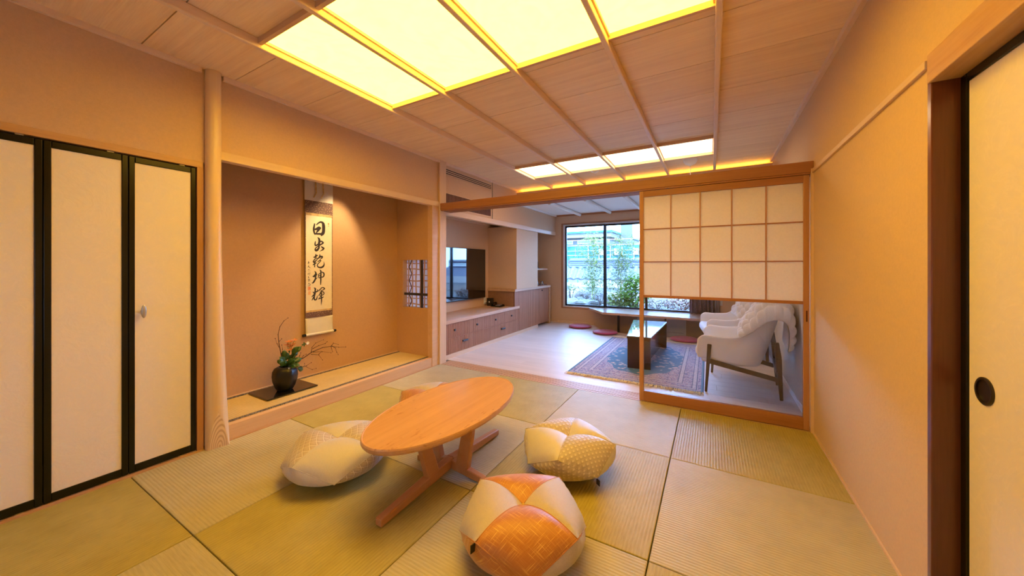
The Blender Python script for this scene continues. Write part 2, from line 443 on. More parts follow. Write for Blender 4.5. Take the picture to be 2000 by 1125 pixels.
def link(name, me, parent=None):
    o = bpy.data.objects.new(name, me); col.objects.link(o)
    if parent is not None:
        o.parent = parent
        o.matrix_parent_inverse = Matrix.Translation(ORIG.get(parent.name, (0, 0, 0))).inverted()
    return o
ORIG = {}
def add(name, mb, m, parent=None, bevel=0.0, smooth=False, sub=0, solid=0.0, seg=2):
    o = link(name, mb.mesh(name, m, smooth), parent)
    if solid:
        md = o.modifiers.new('solidify', 'SOLIDIFY'); md.thickness = solid; md.offset = 0
    if bevel:
        md = o.modifiers.new('bevel', 'BEVEL'); md.width = bevel; md.segments = seg; md.limit_method = 'ANGLE'; md.angle_limit = R(40)
    if sub:
        md = o.modifiers.new('subsurf', 'SUBSURF'); md.levels = sub; md.render_levels = sub
    return o
def box(name, m, d, parent=None, bevel=0.0):
    return add(name, MB().box(*d), m, parent, bevel)
def sheet(name, m, x0, x1, y, z0, z1, parent):      # a single sheet of paper
    mb = MB(); mb.v = [(x0, y, z0), (x1, y, z0), (x1, y, z1), (x0, y, z1)]; mb.f = [(0, 1, 2, 3)]
    return add(name, mb, m, parent)
def tag(o, label, cat, group=None, kind=None):
    o['label'] = label; o['category'] = cat
    if group: o['group'] = group
    if kind: o['kind'] = kind
    return o
def struct(o, label=None, cat=None):
    o['kind'] = 'structure'
    if label: o['label'] = label
    if cat: o['category'] = cat
    return o
LOCAL = set()
def thing(name, label, cat, loc=(0, 0, 0), rz=0.0, group=None, local=False, kind=None):
    o = bpy.data.objects.new(name, None); col.objects.link(o)
    o.empty_display_size = .05; o.location = loc; o.rotation_euler = (0, 0, rz)
    tag(o, label, cat, group, kind)
    ORIG[o.name] = (0, 0, 0) if local else loc
    return o
def dup(root, loc, rz, label, parts=True):
    r = root.copy(); col.objects.link(r); r.location = loc; r.rotation_euler = (0, 0, rz); r['label'] = label
    def cp(src, dst):
        for ch in list(src.children):
            c = ch.copy(); col.objects.link(c); c.parent = dst; cp(ch, c)
    if parts: cp(root, r)
    return r

# ------------------------------------------------------------------ the setting
XL, XR, YS, YF, ZC = -2.863, .632, 3.241, 6.85, 2.47
YB = -1.10                                                  # wall behind the camera

# tatami floor
fl = struct(box('floor', 'void', (XL - .02, XR + .16, YB, YS + .01, -.12, -.032)), 'floor of square edgeless tatami mats', 'floor')
gx = [-2.863, -2.0, -1.115, -.223, .632]
gy = [-1.10, -.23, .641, 1.503, 2.374, 3.241]
for i in range(4):
    for j in range(5):
        g = .0022
        mb = MB().box(gx[i] + g, gx[i + 1] - g, gy[j] + g, gy[j + 1] - g, -.03, 0.0)
        add('tatami_mat', mb, 'tatami_sheen_dark' if (i + j) % 2 else 'tatami_sheen_pale', fl, bevel=.004)
# threshold with three sliding grooves
sill = struct(box('trim_1', 'sill_wood', (XL, XR + .013, 3.243, 3.43, -.12, -.006)), 'wooden threshold with sliding grooves between tatami and boards', 'threshold')
for y0 in (3.247, 3.284, 3.314, 3.344, 3.374, 3.404):
    box('groove_ridge', 'sill_wood', (XL, XR + .013, y0, y0 + .016, -.006, 0.0), sill)
# wooden floor, plank by plank, with the leg well under the desk
fw_ = struct(box('floor', 'void', (-3.52, .70, 3.21, 6.26, -.12, -.026)), 'pale wooden board floor of the far room', 'floor')
yy = 3.432; k = 0
while yy < 6.26:
    y1 = min(yy + .148, 6.26)
    cuts = [-3.0] + sorted([-3.0 + ((k * .83 + .55) % 1.22) + 1.22 * q for q in range(3)]) + [.645]
    for a, b_ in zip(cuts, cuts[1:]):
        if b_ - a > .03: add('plank', MB().box(a + .0007, b_ - .0007, yy + .0007, y1 - .0007, -.02, 0.0), 'floor_wood', fw_)
    yy = y1; k += 1
add('plank', MB().prism([(-3.46, 6.26), (-1.74, 6.26), (-2.05, 6.86), (-3.46, 6.86)], -.02, 0.0), 'floor_wood', fw_)
struct(box('foundation', 'void', (-4.1, 1.4, YB - .4, 7.1, -.62, -.44)), 'foundation slab under the house', 'foundation')
struct(box('floor', 'cab_panel', (XL - .62, XL - .03, YB, 1.0, -.02, .004)), 'closet floor behind the folding doors', 'floor')
well = struct(add('floor', MB().prism([(-2.3, 6.2), (.7, 6.2), (.7, 6.9), (-2.3, 6.9)], -.42, -.40), 'floor_wood'), 'sunken leg well floor under the desk', 'floor')
wf = MB().prism([(-1.74, 6.262), (-1.70, 6.262), (-2.01, 6.86), (-2.05, 6.86)][::1], -.40, .0)
wf.box(-1.74, .66, 6.262, 6.30, -.40, 0.004)
struct(add('trim_2', wf, 'sill_wood'), 'pale wooden rim around the leg well', 'trim')

# ceiling of the tatami room: boards between battens
cl = struct(box('ceiling', 'void', (XL, XR, YB, 5.40, 2.50, 2.56)), 'boarded ceiling with long battens over the tatami room', 'ceiling')
bx_ = [-2.215, -1.672, -1.085, -.510, .032]
xs = [XL] + bx_ + [XR]
ys = [YB, -.685, -.23, .225, .68, 1.135, 1.59, 2.045, 2.5, 2.955, 3.41, 3.865, 4.45, 4.90, 5.40]
L1 = (.995, 1.935); L2 = (3.93, 4.50)
for i in range(6):
    for a, b_ in zip(ys, ys[1:]):
        segs = [(a, b_)]
        if 1 <= i <= 4:
            for lo, hi in (L1, L2):
                ns = []
                for p, q in segs:
                    if q <= lo or p >= hi: ns.append((p, q)); continue
                    if p < lo: ns.append((p, lo))
                    if q > hi: ns.append((hi, q))
                segs = ns
        for p, q in segs:
            if q - p > .01: add('ceiling_board', MB().box(xs[i] + .001, xs[i + 1] - .001, p + .0026, q - .0026, ZC, ZC + .02), 'ceiling_board_wood', cl)
for x in bx_:
    add('ceiling_batten', MB().box(x - .016, x + .016, YB, 5.16, 2.418, ZC), 'batten', cl, bevel=.006)
for lo, hi in (L1, L2):
    for i in range(4):
        for yc in (lo, hi):
            s_ = .011
            add('cross_batten', MB().box(bx_[i] + .016, bx_[i + 1] - .016, yc - s_, yc + s_, 2.438, ZC), 'batten_x', cl)
add('edge_batten', MB().box(XL, XL + .022, YB, .955, 2.438, ZC), 'batten', cl)
add('edge_batten', MB().box(XL, XL + .022, 1.07, 3.215, 2.438, ZC), 'batten', cl)
add('edge_batten', MB().box(XL, XL + .022, 3.33, 5.16, 2.438, ZC), 'batten', cl)
add('edge_batten', MB().box(XR - .024, XR, YB, 5.16, 2.434, ZC), 'batten', cl)
# cove rail with the drop to the lower ceiling
add('cove_rail', MB().box(XL, XR, 5.16, 5.19, 2.385, 2.421), 'batten_x', cl)
add('cove_fascia', MB().box(XL, XR, 5.19, 5.205, 2.20, 2.40), 'plaster_light', cl)
# lower ceiling of the far room
c2 = struct(box('ceiling', 'soft_white', (XL, XR + .013, 5.205, YF, 2.245, 2.41)), 'lower white ceiling of the far room', 'ceiling')
for x in (-2.30, -1.70, -1.11, -.52, .07):
    add('ceiling_rod', MB().tube([(x, 5.235, 2.213), (x, YF - .06, 2.213)], .03, 10), 'white_rod', c2, smooth=False)
box('ceiling_edge', 'white_rod', (XL, XL + .035, 5.205, YF, 2.215, 2.245), c2)
box('ceiling_edge', 'cedar_x', (XL, XR, YF - .025, YF, 2.215, 2.245), c2)
struct(box('roof', 'void', (-4.1, 1.4, YB - 2.6, 7.25, 2.62, 2.70)), 'unseen roof slab over both rooms, blocking the sun', 'roof')  # unseen slab put over the rooms to block sun; eave shades the back

env = MB()
for d in ((-4.06, -4.0, YB - .36, 7.06, -.44, 2.62), (1.3, 1.36, YB - .36, 7.06, -.44, 2.62), (-4.0, -2.2, YB - .36, YB - .30, -.44, 2.62), (-.5, 1.3, YB - .36, YB - .30, -.44, 2.62), (-2.2, -.5, YB - .36, YB - .30, -.44, .40), (-2.2, -.5, YB - .36, YB - .30, 1.65, 2.62), (-4.0, -3.49, 7.0, 7.06, -.44, 2.62), (.70, 1.3, 7.0, 7.06, -.44, 2.62), (-3.49, .70, 6.98, 7.06, 2.40, 2.62)): env.box(*d)
struct(add('wall_outer', env, 'building_cream'), 'outer shell of the house', 'wall')
# left wall
struct(box('wall_left', 'plaster', (XL - .10, XL, YB, 1.005, 1.866, 2.50)), 'beige plaster wall above the folding closet doors', 'wall')
struct(box('wall_left', 'plaster', (XL - .08, XL - .001, 1.006, 3.21, 1.95, 2.50)), 'beige plaster wall above the alcove opening', 'wall')
struct(box('trim_3', 'cedar_y', (XL - .06, XL + .006, YB, .966, 1.828, 1.866), bevel=.002), 'reddish wooden lintel above the closet doors', 'lintel')
struct(box('trim_4', 'cedar_z', (XL - .06, XL + .004, .936, .968, 0, 1.828)), 'narrow reddish wooden jamb beside the round pillar', 'jamb')
struct(box('trim_5', 'cedar_y', (XL - .06, XL + .008, YB, .968, -.03, .009)), 'wooden sill under the closet doors', 'sill')
struct(box('wall_left', 'void', (XL - .62, XL - .60, YB, 1.0, 0, 2.0)), 'back of the closet', 'wall')
# round alcove pillar with a cut foot
def pil_r(z): return .042 + .022 * max(0.0, 1 - z / 1.5) ** 1.6
def pil_cut(z): return .034 + .028 * (z / .26) ** .75 if z < .26 else 1.0
PN = Vector((.985, -.17)); PT = Vector((.17, .985))
def pil(u, v):
    a = 2 * math.pi * u; z = 2.47 * v ** 1.5; r = pil_r(z); x, y = r * math.cos(a), r * math.sin(a)
    t = x * PN.x + y * PN.y; c = pil_cut(z)
    if t > c: x -= (t - c) * PN.x; y -= (t - c) * PN.y
    return (-2.848 + x, .972 + r + y, z)
pl_ = struct(add('trim_6', MB().grid(pil, 48, 60, True), 'pillar', smooth=True), 'round polished pale log pillar with a cut foot at the alcove', 'pillar')
def cutf(u, v):
    z = .245 * v; r = pil_r(z); c = min(pil_cut(z), r * .9999); w = math.sqrt(max(0, r * r - c * c)) * .97; s = 2 * u - 1
    return (-2.848 + PN.x * (c + .0012) + PT.x * w * s, .972 + r + PN.y * (c + .0012) + PT.y * w * s, z)
add('cut_face', MB().grid(cutf, 12, 20), 'cut_grain', pl_, smooth=True)
# alcove (tokonoma)
XB = -3.457
struct(box('wall_left', 'plaster_toko_shade', (XB - .08, XB, .96, 3.21, 0, 2.5)), 'plaster back wall of the alcove behind the scroll', 'wall')
struct(box('wall_left', 'plaster_toko_shade', (XB, XL - .05, .93, 1.0, 0, 2.5)), 'side wall of the alcove behind the pillar', 'wall')
sw = MB()
wx0, wx1, wz0, wz1 = -3.363, -2.934, .672, 1.262
sw.box(XB, wx0, 3.11, 3.21, 0, 2.5); sw.box(wx1, XL - .066, 3.11, 3.21, 0, 2.5)
sw.box(wx0, wx1, 3.11, 3.21, 0, wz0); sw.box(wx0, wx1, 3.11, 3.21, wz1, 2.5)
struct(add('wall_right', sw, 'plaster_toko_shade'), 'alcove side wall with a small lattice window', 'wall')
struct(box('ceiling', 'cab_panel', (XB, XL - .05, 1.0, 3.11, 2.40, 2.44)), 'wooden ceiling inside the alcove', 'ceiling')
struct(box('trim_7', 'kamachi', (XL - .045, XL, 1.05, 3.20, 0, .106), bevel=.004), 'pale wooden front sill of the raised alcove floor', 'sill')
tf = struct(box('floor', 'tatami_toko', (XB, XL - .045, 1.0, 3.11, .03, .108)), 'raised alcove floor of yellow tatami', 'floor')
box('mat_border', 'heri', (XL - .080, XL - .048, 1.0, 3.11, .107, .1105), tf); box('mat_border', 'heri', (XB + .018, XB + .050, 1.0, 3.11, .107, .1105), tf)
box('floor_edge', 'kamachi', (XB, XB + .016, 1.0, 3.11, .107, .116), tf)
struct(box('trim_8', 'pale_y', (XL - .055, XL + .012, 1.052, 3.212, 1.905, 1.962), bevel=.002), 'pale wooden lintel across the alcove', 'lintel')
struct(box('trim_9', 'kamachi', (XL - .066, XL + .006, 3.098, 3.213, .0, 1.905), bevel=.002), 'orange wooden jamb at the right end of the alcove', 'jamb')
M['kamachi_z'] = M['kamachi']
struct(box('trim_10', 'pale_z', (XL - .10, XL + .020, 3.213, 3.332, 0, ZC), bevel=.003), 'pale square post between alcove and television cabinet', 'post')
struct(box('trim_11', 'cedar_y', (XL, XL + .01, YB, 3.21, -.02, .006)), 'thin wooden strip along the mats on the left', 'trim')

# lattice window of the alcove
wn = struct(box('window_1', 'alum_white', (wx0, wx1, 3.19, 3.20, wz0, wz0 + .012)), 'small lattice window with papered back in the alcove side wall', 'window')
sheet('paper_pane', 'window_paper', wx0, wx1, 3.180, wz0, wz1, wn)
box('reveal', 'bamboo_bar', (wx0, wx0 + .008, 3.112, 3.18, wz0, wz1), wn); box('reveal', 'bamboo_bar', (wx0, wx1, 3.112, 3.18, wz0, wz0 + .008), wn)
for i, x in enumerate((-3.30, -3.235, -3.17, -3.10, -3.035, -2.975)):
    add('bar', MB().tube([(x + .006 * math.sin(i * 3 + z * 9), 3.152, wz0 + .59 * z) for z in [q / 8 for q in range(9)]], .0085, 6), 'bamboo_bar', wn)
for i in range(8):
    z = wz0 + .045 + i * .072
    if i == 2: continue
    add('bar', MB().tube([(wx0 + .43 * q / 8, 3.162, z + .004 * math.sin(i * 2 + q)) for q in range(9)], .0065 if i % 2 else .0095, 6), 'bamboo_bar', wn)
add('dark_bar', MB().box(-3.075, -3.045, 3.130, 3.145, wz0, wz1), 'black_metal', wn)
add('dark_bar', MB().box(wx0 + .012, wx1, 3.128, 3.14, wz0 + .155, wz0 + .185), 'black_metal', wn)
zz = MB()
for q in range(7): zz.bar((-3.255 + (.022 if q % 2 else -.022), 3.140, wz0 + .084 * q), (-3.255 + (-.022 if q % 2 else .022), 3.140, wz0 + .084 * (q + 1)), .007, .007, upv=(0, 1, 0))
add('twig_bar', zz, 'twig', wn)

# far room, left side: television alcove, fascia, block
struct(box('wall_left', 'plaster', (-3.53, -3.45, 3.2, 7.0, 0, 2.5)), 'plaster back wall behind the television', 'wall')
struct(box('wall_left', 'plaster', (-3.45, -2.872, 5.17, 6.0, .79, 1.86)), 'plaster block wall standing on the counter', 'wall')
struct(box('wall_left', 'plaster', (XL - .06, XL, 3.33, YF, 1.89, 2.5)), 'plaster fascia above the television cabinet', 'wall')
struct(box('trim_12', 'pale_y', (XL - .07, XL + .010, 3.33, YF - .01, 1.822, 1.892), bevel=.004), 'pale wooden beam under the fascia', 'beam')
struct(box('ceiling', 'plaster', (-3.45, XL - .06, 3.21, YF, 1.93, 1.97)), 'plaster soffit over the television', 'ceiling')
e_ = struct(box('trim_13', 'pale_y', (-3.45, -3.425, 3.21, 5.17, 1.90, 1.93)), 'thin wooden strip under the television soffit', 'trim')

# main lintel over the sliding door
lt = struct(box('trim_14', 'cedar_x', (XL + .015, XR, 3.225, 3.43, 1.866, 1.945), bevel=.003), 'long reddish lintel beam with sliding grooves', 'lintel')
for y0 in (3.235, 3.285, 3.315, 3.345, 3.375, 3.405):
    box('groove_ridge', 'cedar_x', (XL + .015, XR, y0, y0 + .018, 1.855, 1.866), lt)

# right wall
struct(box('wall_right', 'plaster_gold', (XR, XR + .08, 1.70, 3.42, 0, 2.5)), 'golden plaster wall on the right', 'wall')
struct(box('wall_right', 'plaster_gold', (XR, XR + .08, YB, 1.70, 1.88, 2.5)), 'golden plaster wall above the sliding panel', 'wall')
struct(box('wall_right', 'plaster_gold', (XR, XR + .08, 3.42, 7.0, 1.945, 2.5)), 'golden plaster wall above the lintel level in the far room', 'wall')
struct(box('wall_right', 'plaster_light', (XR + .013, XR + .08, 3.42, 7.0, -.42, 1.945)), 'pale wall of the far room behind the armchairs', 'wall')
struct(box('trim_15', 'pale_y', (XR - .012, XR + .02, 1.705, 3.222, 1.858, 1.886), bevel=.002), 'thin pale rail along the right wall', 'rail')
struct(box('trim_16', 'dark_post', (XR - .005, XR + .11, 1.68, 1.706, 0, 1.888), bevel=.003), 'dark reddish wooden post beside the sliding panel', 'post')
struct(box('trim_17', 'cedar_y', (XR - .012, XR + .11, YB, 1.69, 1.800, 1.895), bevel=.003), 'wooden lintel above the sliding panel', 'lintel')
struct(box('trim_18', 'pale_z', (XR - .016, XR + .01, 3.222, 3.244, 0, 1.89)), 'slim pale post in the far right corner', 'post')
struct(box('baseboard_right', 'pale_y', (XR - .008, XR + .01, 1.70, 3.222, 0, .012)), 'thin pale strip at the foot of the right wall', 'baseboard')
struct(box('baseboard_right', 'white_plastic', (XR + .004, XR + .02, 3.43, YF, 0, .05)), 'white baseboard behind the armchairs', 'baseboard')
struct(box('wall_right', 'void', (XR + .10, XR + .14, YB, 1.72, 0, 2.0)), 'dark back of the sliding panel recess', 'wall')
# sliding panel on the right
d4 = thing('door_1', 'cream papered sliding panel with black frame and round pull on the right', 'door', (XR + .075, .6, 0), kind='structure')
fp = MB(); na = 36                                          # papered panel with a round hole for the pull
oy0, oy1, oz0, oz1 = .33, 1.648, .03, 1.775
def onrim(a):
    c, s = math.cos(a), math.sin(a); t = min(((oy1 - 1.575) if c > 0 else (1.575 - oy0)) / max(abs(c), 1e-6), ((oz1 - .83) if s > 0 else (.83 - oz0)) / max(abs(s), 1e-6))
    return (.696, 1.575 + c * t, .83 + s * t)
angs = sorted([2 * math.pi * q / na for q in range(na)] + [math.atan2(z - .83, y - 1.575) % (2 * math.pi) for y in (oy0, oy1) for z in (oz0, oz1)])
for a in angs: fp.v += [(.696, 1.575 + .0325 * math.cos(a), .83 + .0325 * math.sin(a)), onrim(a)]
for q in range(len(angs)): q2 = (q + 1) % len(angs); fp.f.append((2 * q, 2 * q + 1, 2 * q2 + 1, 2 * q2))
add('panel', fp, 'fusuma_paper', d4)
box('panel_core', 'void', (.710, .716, .33, 1.648, .03, 1.775), d4)
for y0, y1 in ((1.648, 1.680), (.30, .33)): box('stile', 'black_frame', (.690, .722, y0, y1, 0, 1.80), d4, .003)
for z0, z1 in ((1.772, 1.80), (0, .03)): box('rail', 'black_frame', (.690, .722, .33, 1.648, z0, z1), d4, .003)
pu = MB().lathe([(.0405, 0), (.0405, .004), (.037, .006), (.033, .005), (.032, -.008), (.0, -.008)], seg=36)
pu.v = [(.696 - z, 1.575 + x, .830 + y) for x, y, z in pu.v]
add('round_pull', pu, 'pull_black', d4)

struct(box('trim_19', 'dark_lintel', (XR, XR + .11, YB, 1.68, -.03, .0)), 'dark wooden track under the sliding panel', 'sill')
d5 = thing('door_9', 'second cream sliding panel beside the camera, outside the picture', 'door', (XR + .085, -.4, 0), kind='structure')
box('panel', 'fusuma_paper', (.704, .716, YB, .27, .03, 1.775), d5)
box('stile', 'black_frame', (.698, .722, .27, .30, 0, 1.80), d5, .003)
for z0, z1 in ((1.772, 1.80), (0, .03)): box('rail', 'black_frame', (.698, .722, YB, .27, z0, z1), d5, .003)
# wall behind the camera
BX0, BX1, BZ0, BZ1 = -2.0, -.70, .55, 1.50
wb = MB()
for a, b_, c, d in ((XL - .1, BX0, 0, 2.5), (BX1, XR + .2, 0, 2.5), (BX0, BX1, 0, BZ0), (BX0, BX1, BZ1, 2.5)): wb.box(a, b_, YB - .06, YB, c, d)
struct(add('wall_back', wb, 'plaster'), 'plaster wall behind the camera', 'wall')
w3 = thing('window_added', 'added papered lattice window behind the camera for cool fill daylight', 'window', ((BX0 + BX1) / 2, YB, BZ0), kind='structure')  # unseen window, added to bring cool daylight into the near room
for q in range(3):
    for r_ in range(2): sheet('paper_pane', 'shoji_paper', BX0 + (BX1 - BX0) * q / 3, BX0 + (BX1 - BX0) * (q + 1) / 3, YB - .03, BZ0 + (BZ1 - BZ0) * r_ / 2, BZ0 + (BZ1 - BZ0) * (r_ + 1) / 2, w3)
for q in range(4):
    x = BX0 + (BX1 - BX0) * q / 3; box('lattice_bar', 'cedar_z', (x - .01, x + .01, YB - .028, YB, BZ0, BZ1), w3)
for r_ in range(3):
    z = BZ0 + (BZ1 - BZ0) * r_ / 2; box('lattice_bar', 'cedar_x', (BX0, BX1, YB - .027, YB - .002, z - .01, z + .01), w3)

# closet folding doors
hand = None
ye = [-.53, -.240, .052, .3435, .635, .934]
for i in range(5):
    y0, y1 = ye[i], ye[i + 1]
    lab = ['black-framed cream closet door leaf furthest left', 'black-framed cream closet door leaf at the left picture edge, outer', 'cream closet door leaf at the left edge of the picture',
           'wide black-framed cream closet door leaf without handle', 'cream closet door leaf with oval handle beside the pillar'][i]
    d = thing('door_%d' % (i + 2), lab, 'door', (XL, (y0 + y1) / 2, .01), kind='structure')
    x0, x1 = XL - .035, XL - .006
    box('panel', 'door_paper', (x0 + .006, x1 - .006, y0 + .024, y1 - .024, .05, 1.79), d)
    box('stile', 'black_frame', (x0, x1, y0 + .001, y0 + .026, .014, 1.822), d, .003); box('stile', 'black_frame', (x0, x1, y1 - .026, y1 - .001, .014, 1.822), d, .003)
    box('rail', 'black_frame', (x0, x1, y0 + .026, y1 - .026, 1.787, 1.822), d, .003); box('rail', 'black_frame', (x0, x1, y0 + .026, y1 - .026, .014, .056), d, .003)
    box('pivot', 'steel', (x1 - .02, x1 - .004, y1 - .08, y1 - .055, 1.82, 1.828), d); box('pivot', 'steel', (x1 - .02, x1 - .004, y1 - .08, y1 - .055, .008, .015), d)
    if i == 4:
        h = MB().grid(lambda u, v: (XL - .002 + .012 * math.sin(math.pi * v), .689 + .012 * math.cos(2 * math.pi * u) * math.sin(math.pi * v) ** .6, .933 + .036 * math.sin(2 * math.pi * u) * math.sin(math.pi * v) ** .6), 20, 8, True)
        hh = MB()
        hh.grid(lambda u, v: (XL + .026 + .006 * math.cos(math.pi * v), .689 + .012 * math.sin(math.pi * v) * math.cos(2 * math.pi * u), .933 + .038 * math.sin(math.pi * v) * math.sin(2 * math.pi * u)), 20, 8, True)
        hh.tube([(XL - .016, .689, .933), (XL + .024, .689, .933)], .005, 8)
        add('handle', hh, 'steel', d, smooth=True)

# sliding shoji with a glazed lower half
sd = thing('door_8', 'wooden sliding door with papered lattice above clear glass', 'door', (.035, 3.262, .004), kind='structure')
dx0, dx1, dy0, dy1 = -.556, .612, 3.246, 3.280
box('stile', 'cedar_z', (dx0, dx0 + .034, dy0, dy1, .004, 1.852), sd, .002); box('stile', 'cedar_z', (dx1 - .034, dx1, dy0, dy1, .004, 1.852), sd, .002)
box('top_rail', 'cedar_x', (dx0 + .034, dx1 - .034, dy0, dy1, 1.800, 1.852), sd, .002)
box('bottom_rail', 'cedar_x', (dx0 + .034, dx1 - .034, dy0, dy1, .004, .092), sd, .002)
box('middle_rail', 'cedar_x', (dx0 + .034, dx1 - .034, dy0 - .002, dy1, .915, .937), sd, .002)
ix0, ix1 = dx0 + .034, dx1 - .034
px = [ix0 + (ix1 - ix0) * q / 5 for q in range(6)]; pz = [.937, .937 + .291, .937 + .577, 1.800]
for i in range(5):
    for j in range(3): sheet('paper_pane', 'shoji_paper', px[i], px[i + 1], 3.261, pz[j], pz[j + 1], sd)
for x in px[1:-1]: box('lattice_bar', 'cedar_z', (x - .0045, x + .0045, 3.249, 3.260, .937, 1.80), sd)
for z in pz[1:-1]: box('lattice_bar', 'cedar_x', (ix0, ix1, 3.2495, 3.2605, z - .0045, z + .0045), sd)
box('glass_pane', 'door_glass', (ix0, ix1, 3.262, 3.265, .092, .915), sd)
box('finger_pull', 'dark_post', (dx1 - .020, dx1 - .010, dy0 - .0015, dy0 + .002, .79, .87), sd)

# far wall with the window and the desk wall
WX0, WX1, WZ0, WZ1 = -2.715, -.30, .325, 2.045
fwm = MB()
fwm.box(-3.5, WX0, YF, YF + .14, -.42, 2.5); fwm.box(WX1, XR + .08, YF, YF + .14, -.42, 2.5)
fwm.box(WX0, WX1, YF, YF + .14, -.42, WZ0); fwm.box(WX0, WX1, YF, YF + .14, WZ1, 2.5)
struct(add('wall_far', fwm, 'plaster'), 'far plaster wall around the garden window', 'wall')
struct(box('baseboard_far', 'pale_y', (XL + .05, -2.04, YF - .014, YF, 0, .045)), 'pale baseboard under the window', 'baseboard')
w2 = thing('window_2', 'wide aluminium sliding window onto the garden', 'window', (-1.5, YF + .05, WZ0), kind='structure')
for d in ((WX0 - .012, WX0 + .018, YF - .012, YF + .14, WZ0 - .02, WZ1 + .02), (WX1 - .018, WX1 + .012, YF - .012, YF + .14, WZ0 - .02, WZ1 + .02),
          (WX0, WX1, YF - .012, YF + .14, WZ1, WZ1 + .02), (WX0, WX1, YF - .012, YF + .14, WZ0 - .02, WZ0 + .005)):
    box('casing', 'cedar_x', d, w2)
for d in ((WX0 + .018, WX0 + .05, YF + .02, YF + .12, WZ0, WZ1), (WX0 + .02, WX1, YF + .02, YF + .12, WZ1 - .03, WZ1), (WX0 + .02, WX1, YF + .02, YF + .12, WZ0, WZ0 + .025)):
    box('outer_frame', 'alum_white', d, w2)
mulls = [WX0 + .05, -1.845, -1.07, WX1]
for i in range(3):
    a, b_ = mulls[i], mulls[i + 1]; yy = YF + (.05 if i % 2 == 0 else .085)
    z0, z1 = WZ0 + .028, WZ1 - .032
    s = MB(); t = .032
    s.box(a, a + t, yy, yy + .028, z0, z1); s.box(b_ - t * (.5 if i < 2 else 1), b_ + (t * .5 if i < 2 else 0), yy, yy + .028, z0, z1); s.box(a, b_, yy, yy + .028, z0, z0 + .035); s.box(a, b_, yy, yy + .028, z1 - .035, z1)
    sa = add('sash', s, 'alum_black', w2); box('pane', 'window_glass', (a + t, b_ - t * .5, yy + .012, yy + .016, z0 + .035, z1 - .035), sa)
box('catch', 'black_metal', (-1.855, -1.840, YF + .035, YF + .05, 1.15, 1.22), w2)

# ------------------------------------------------------------------ lamps
def light_panel(i, lo, hi, m, label, group):
    t = thing('ceiling_light', label, 'ceiling light', ((bx_[i] + bx_[i + 1]) / 2, (lo + hi) / 2, ZC), group=group)
    box('paper_diffuser', m, (bx_[i] + .018, bx_[i + 1] - .018, lo + .012, hi - .012, ZC - .001, ZC + .006), t)
    a, b_ = bx_[i] + .017, bx_[i + 1] - .017
    for p in (a, b_ - .009): box('frame_strip', 'batten', (p, p + .009, lo + .012, hi - .012, ZC - .016, ZC), t)
pos = ['leftmost', 'second from the left', 'third from the left', 'rightmost']
for i in range(4):
    light_panel(i, *L1, 'lamp_paper', 'glowing yellow paper ceiling light over the low table, %s' % pos[i], 'large paper ceiling lights')
for i in range(4):
    light_panel(i, *L2, 'lamp_paper_far', 'short white paper ceiling light beyond the lintel, %s' % pos[i], 'short paper ceiling lights')
tag(box('cove_light', 'led', (XL + .03, XR - .03, 5.27, 5.29, 2.428, 2.444)), 'amber light strip hidden in the ceiling cove', 'light strip')
# alcove spot lamp
sp = thing('spot_lamp', 'small black spot lamp hidden above the alcove lintel', 'lamp', (-3.10, 2.36, 2.40))
add('housing', MB().lathe([(.035, 0), (.035, -.06), (.030, -.07)], (-3.10, 2.36, 2.40), 20, cap=False), 'black_metal', sp, smooth=True)
ld = bpy.data.lights.new('spot_light', 'SPOT'); ld.energy = SPOT; ld.color = (1, .70, .36); ld.spot_size = R(62); ld.spot_blend = .55; ld.shadow_soft_size = .02
lo_ = bpy.data.objects.new('bulb', ld); col.objects.link(lo_); lo_.parent = sp; lo_.matrix_parent_inverse = Matrix.Translation((-3.10, 2.36, 2.40)).inverted()
lo_.location = (-3.10, 2.36, 2.335)
lo_.rotation_euler = (Vector((-3.36, 2.12, .60)) - Vector(lo_.location)).to_track_quat('-Z', 'Y').to_euler()
# pendant rose and detector
pe = thing('pendant_lamp', 'white ceiling rose with thin cord hanging behind the lintel', 'lamp', (-.222, 4.70, ZC))
add('ceiling_rose', MB().lathe([(.078, 0), (.076, -.022), (.058, -.055), (.016, -.074), (.0, -.074)], (-.222, 4.70, ZC), 24, cap=False), 'shade_ivory', pe, smooth=True)
add('cord', MB().tube([(-.222, 4.70, 2.42), (-.222, 4.70, 1.62)], .004, 6), 'tan_cord', pe)
add('shade', MB().lathe([(.02, .13), (.06, .11), (.11, .05), (.13, 0), (.125, 0), (.1, .05), (.02, .12)], (-.222, 4.70, 1.50), 28, cap=False), 'shade_ivory', pe, smooth=True)
sm = thing('smoke_detector', 'flat white round smoke detector on the ceiling', 'detector', (-1.36, 4.62, ZC))
add('base', MB().lathe([(.055, 0), (.055, -.010), (.045, -.018), (0, -.018)], (-1.36, 4.62, ZC), 28, cap=False), 'white_plastic', sm, smooth=True)
add('sensor_dome', MB().lathe([(.022, -.016), (.020, -.030), (.010, -.036), (0, -.036)], (-1.36, 4.62, ZC), 20, cap=False), 'soft_white', sm, smooth=True)

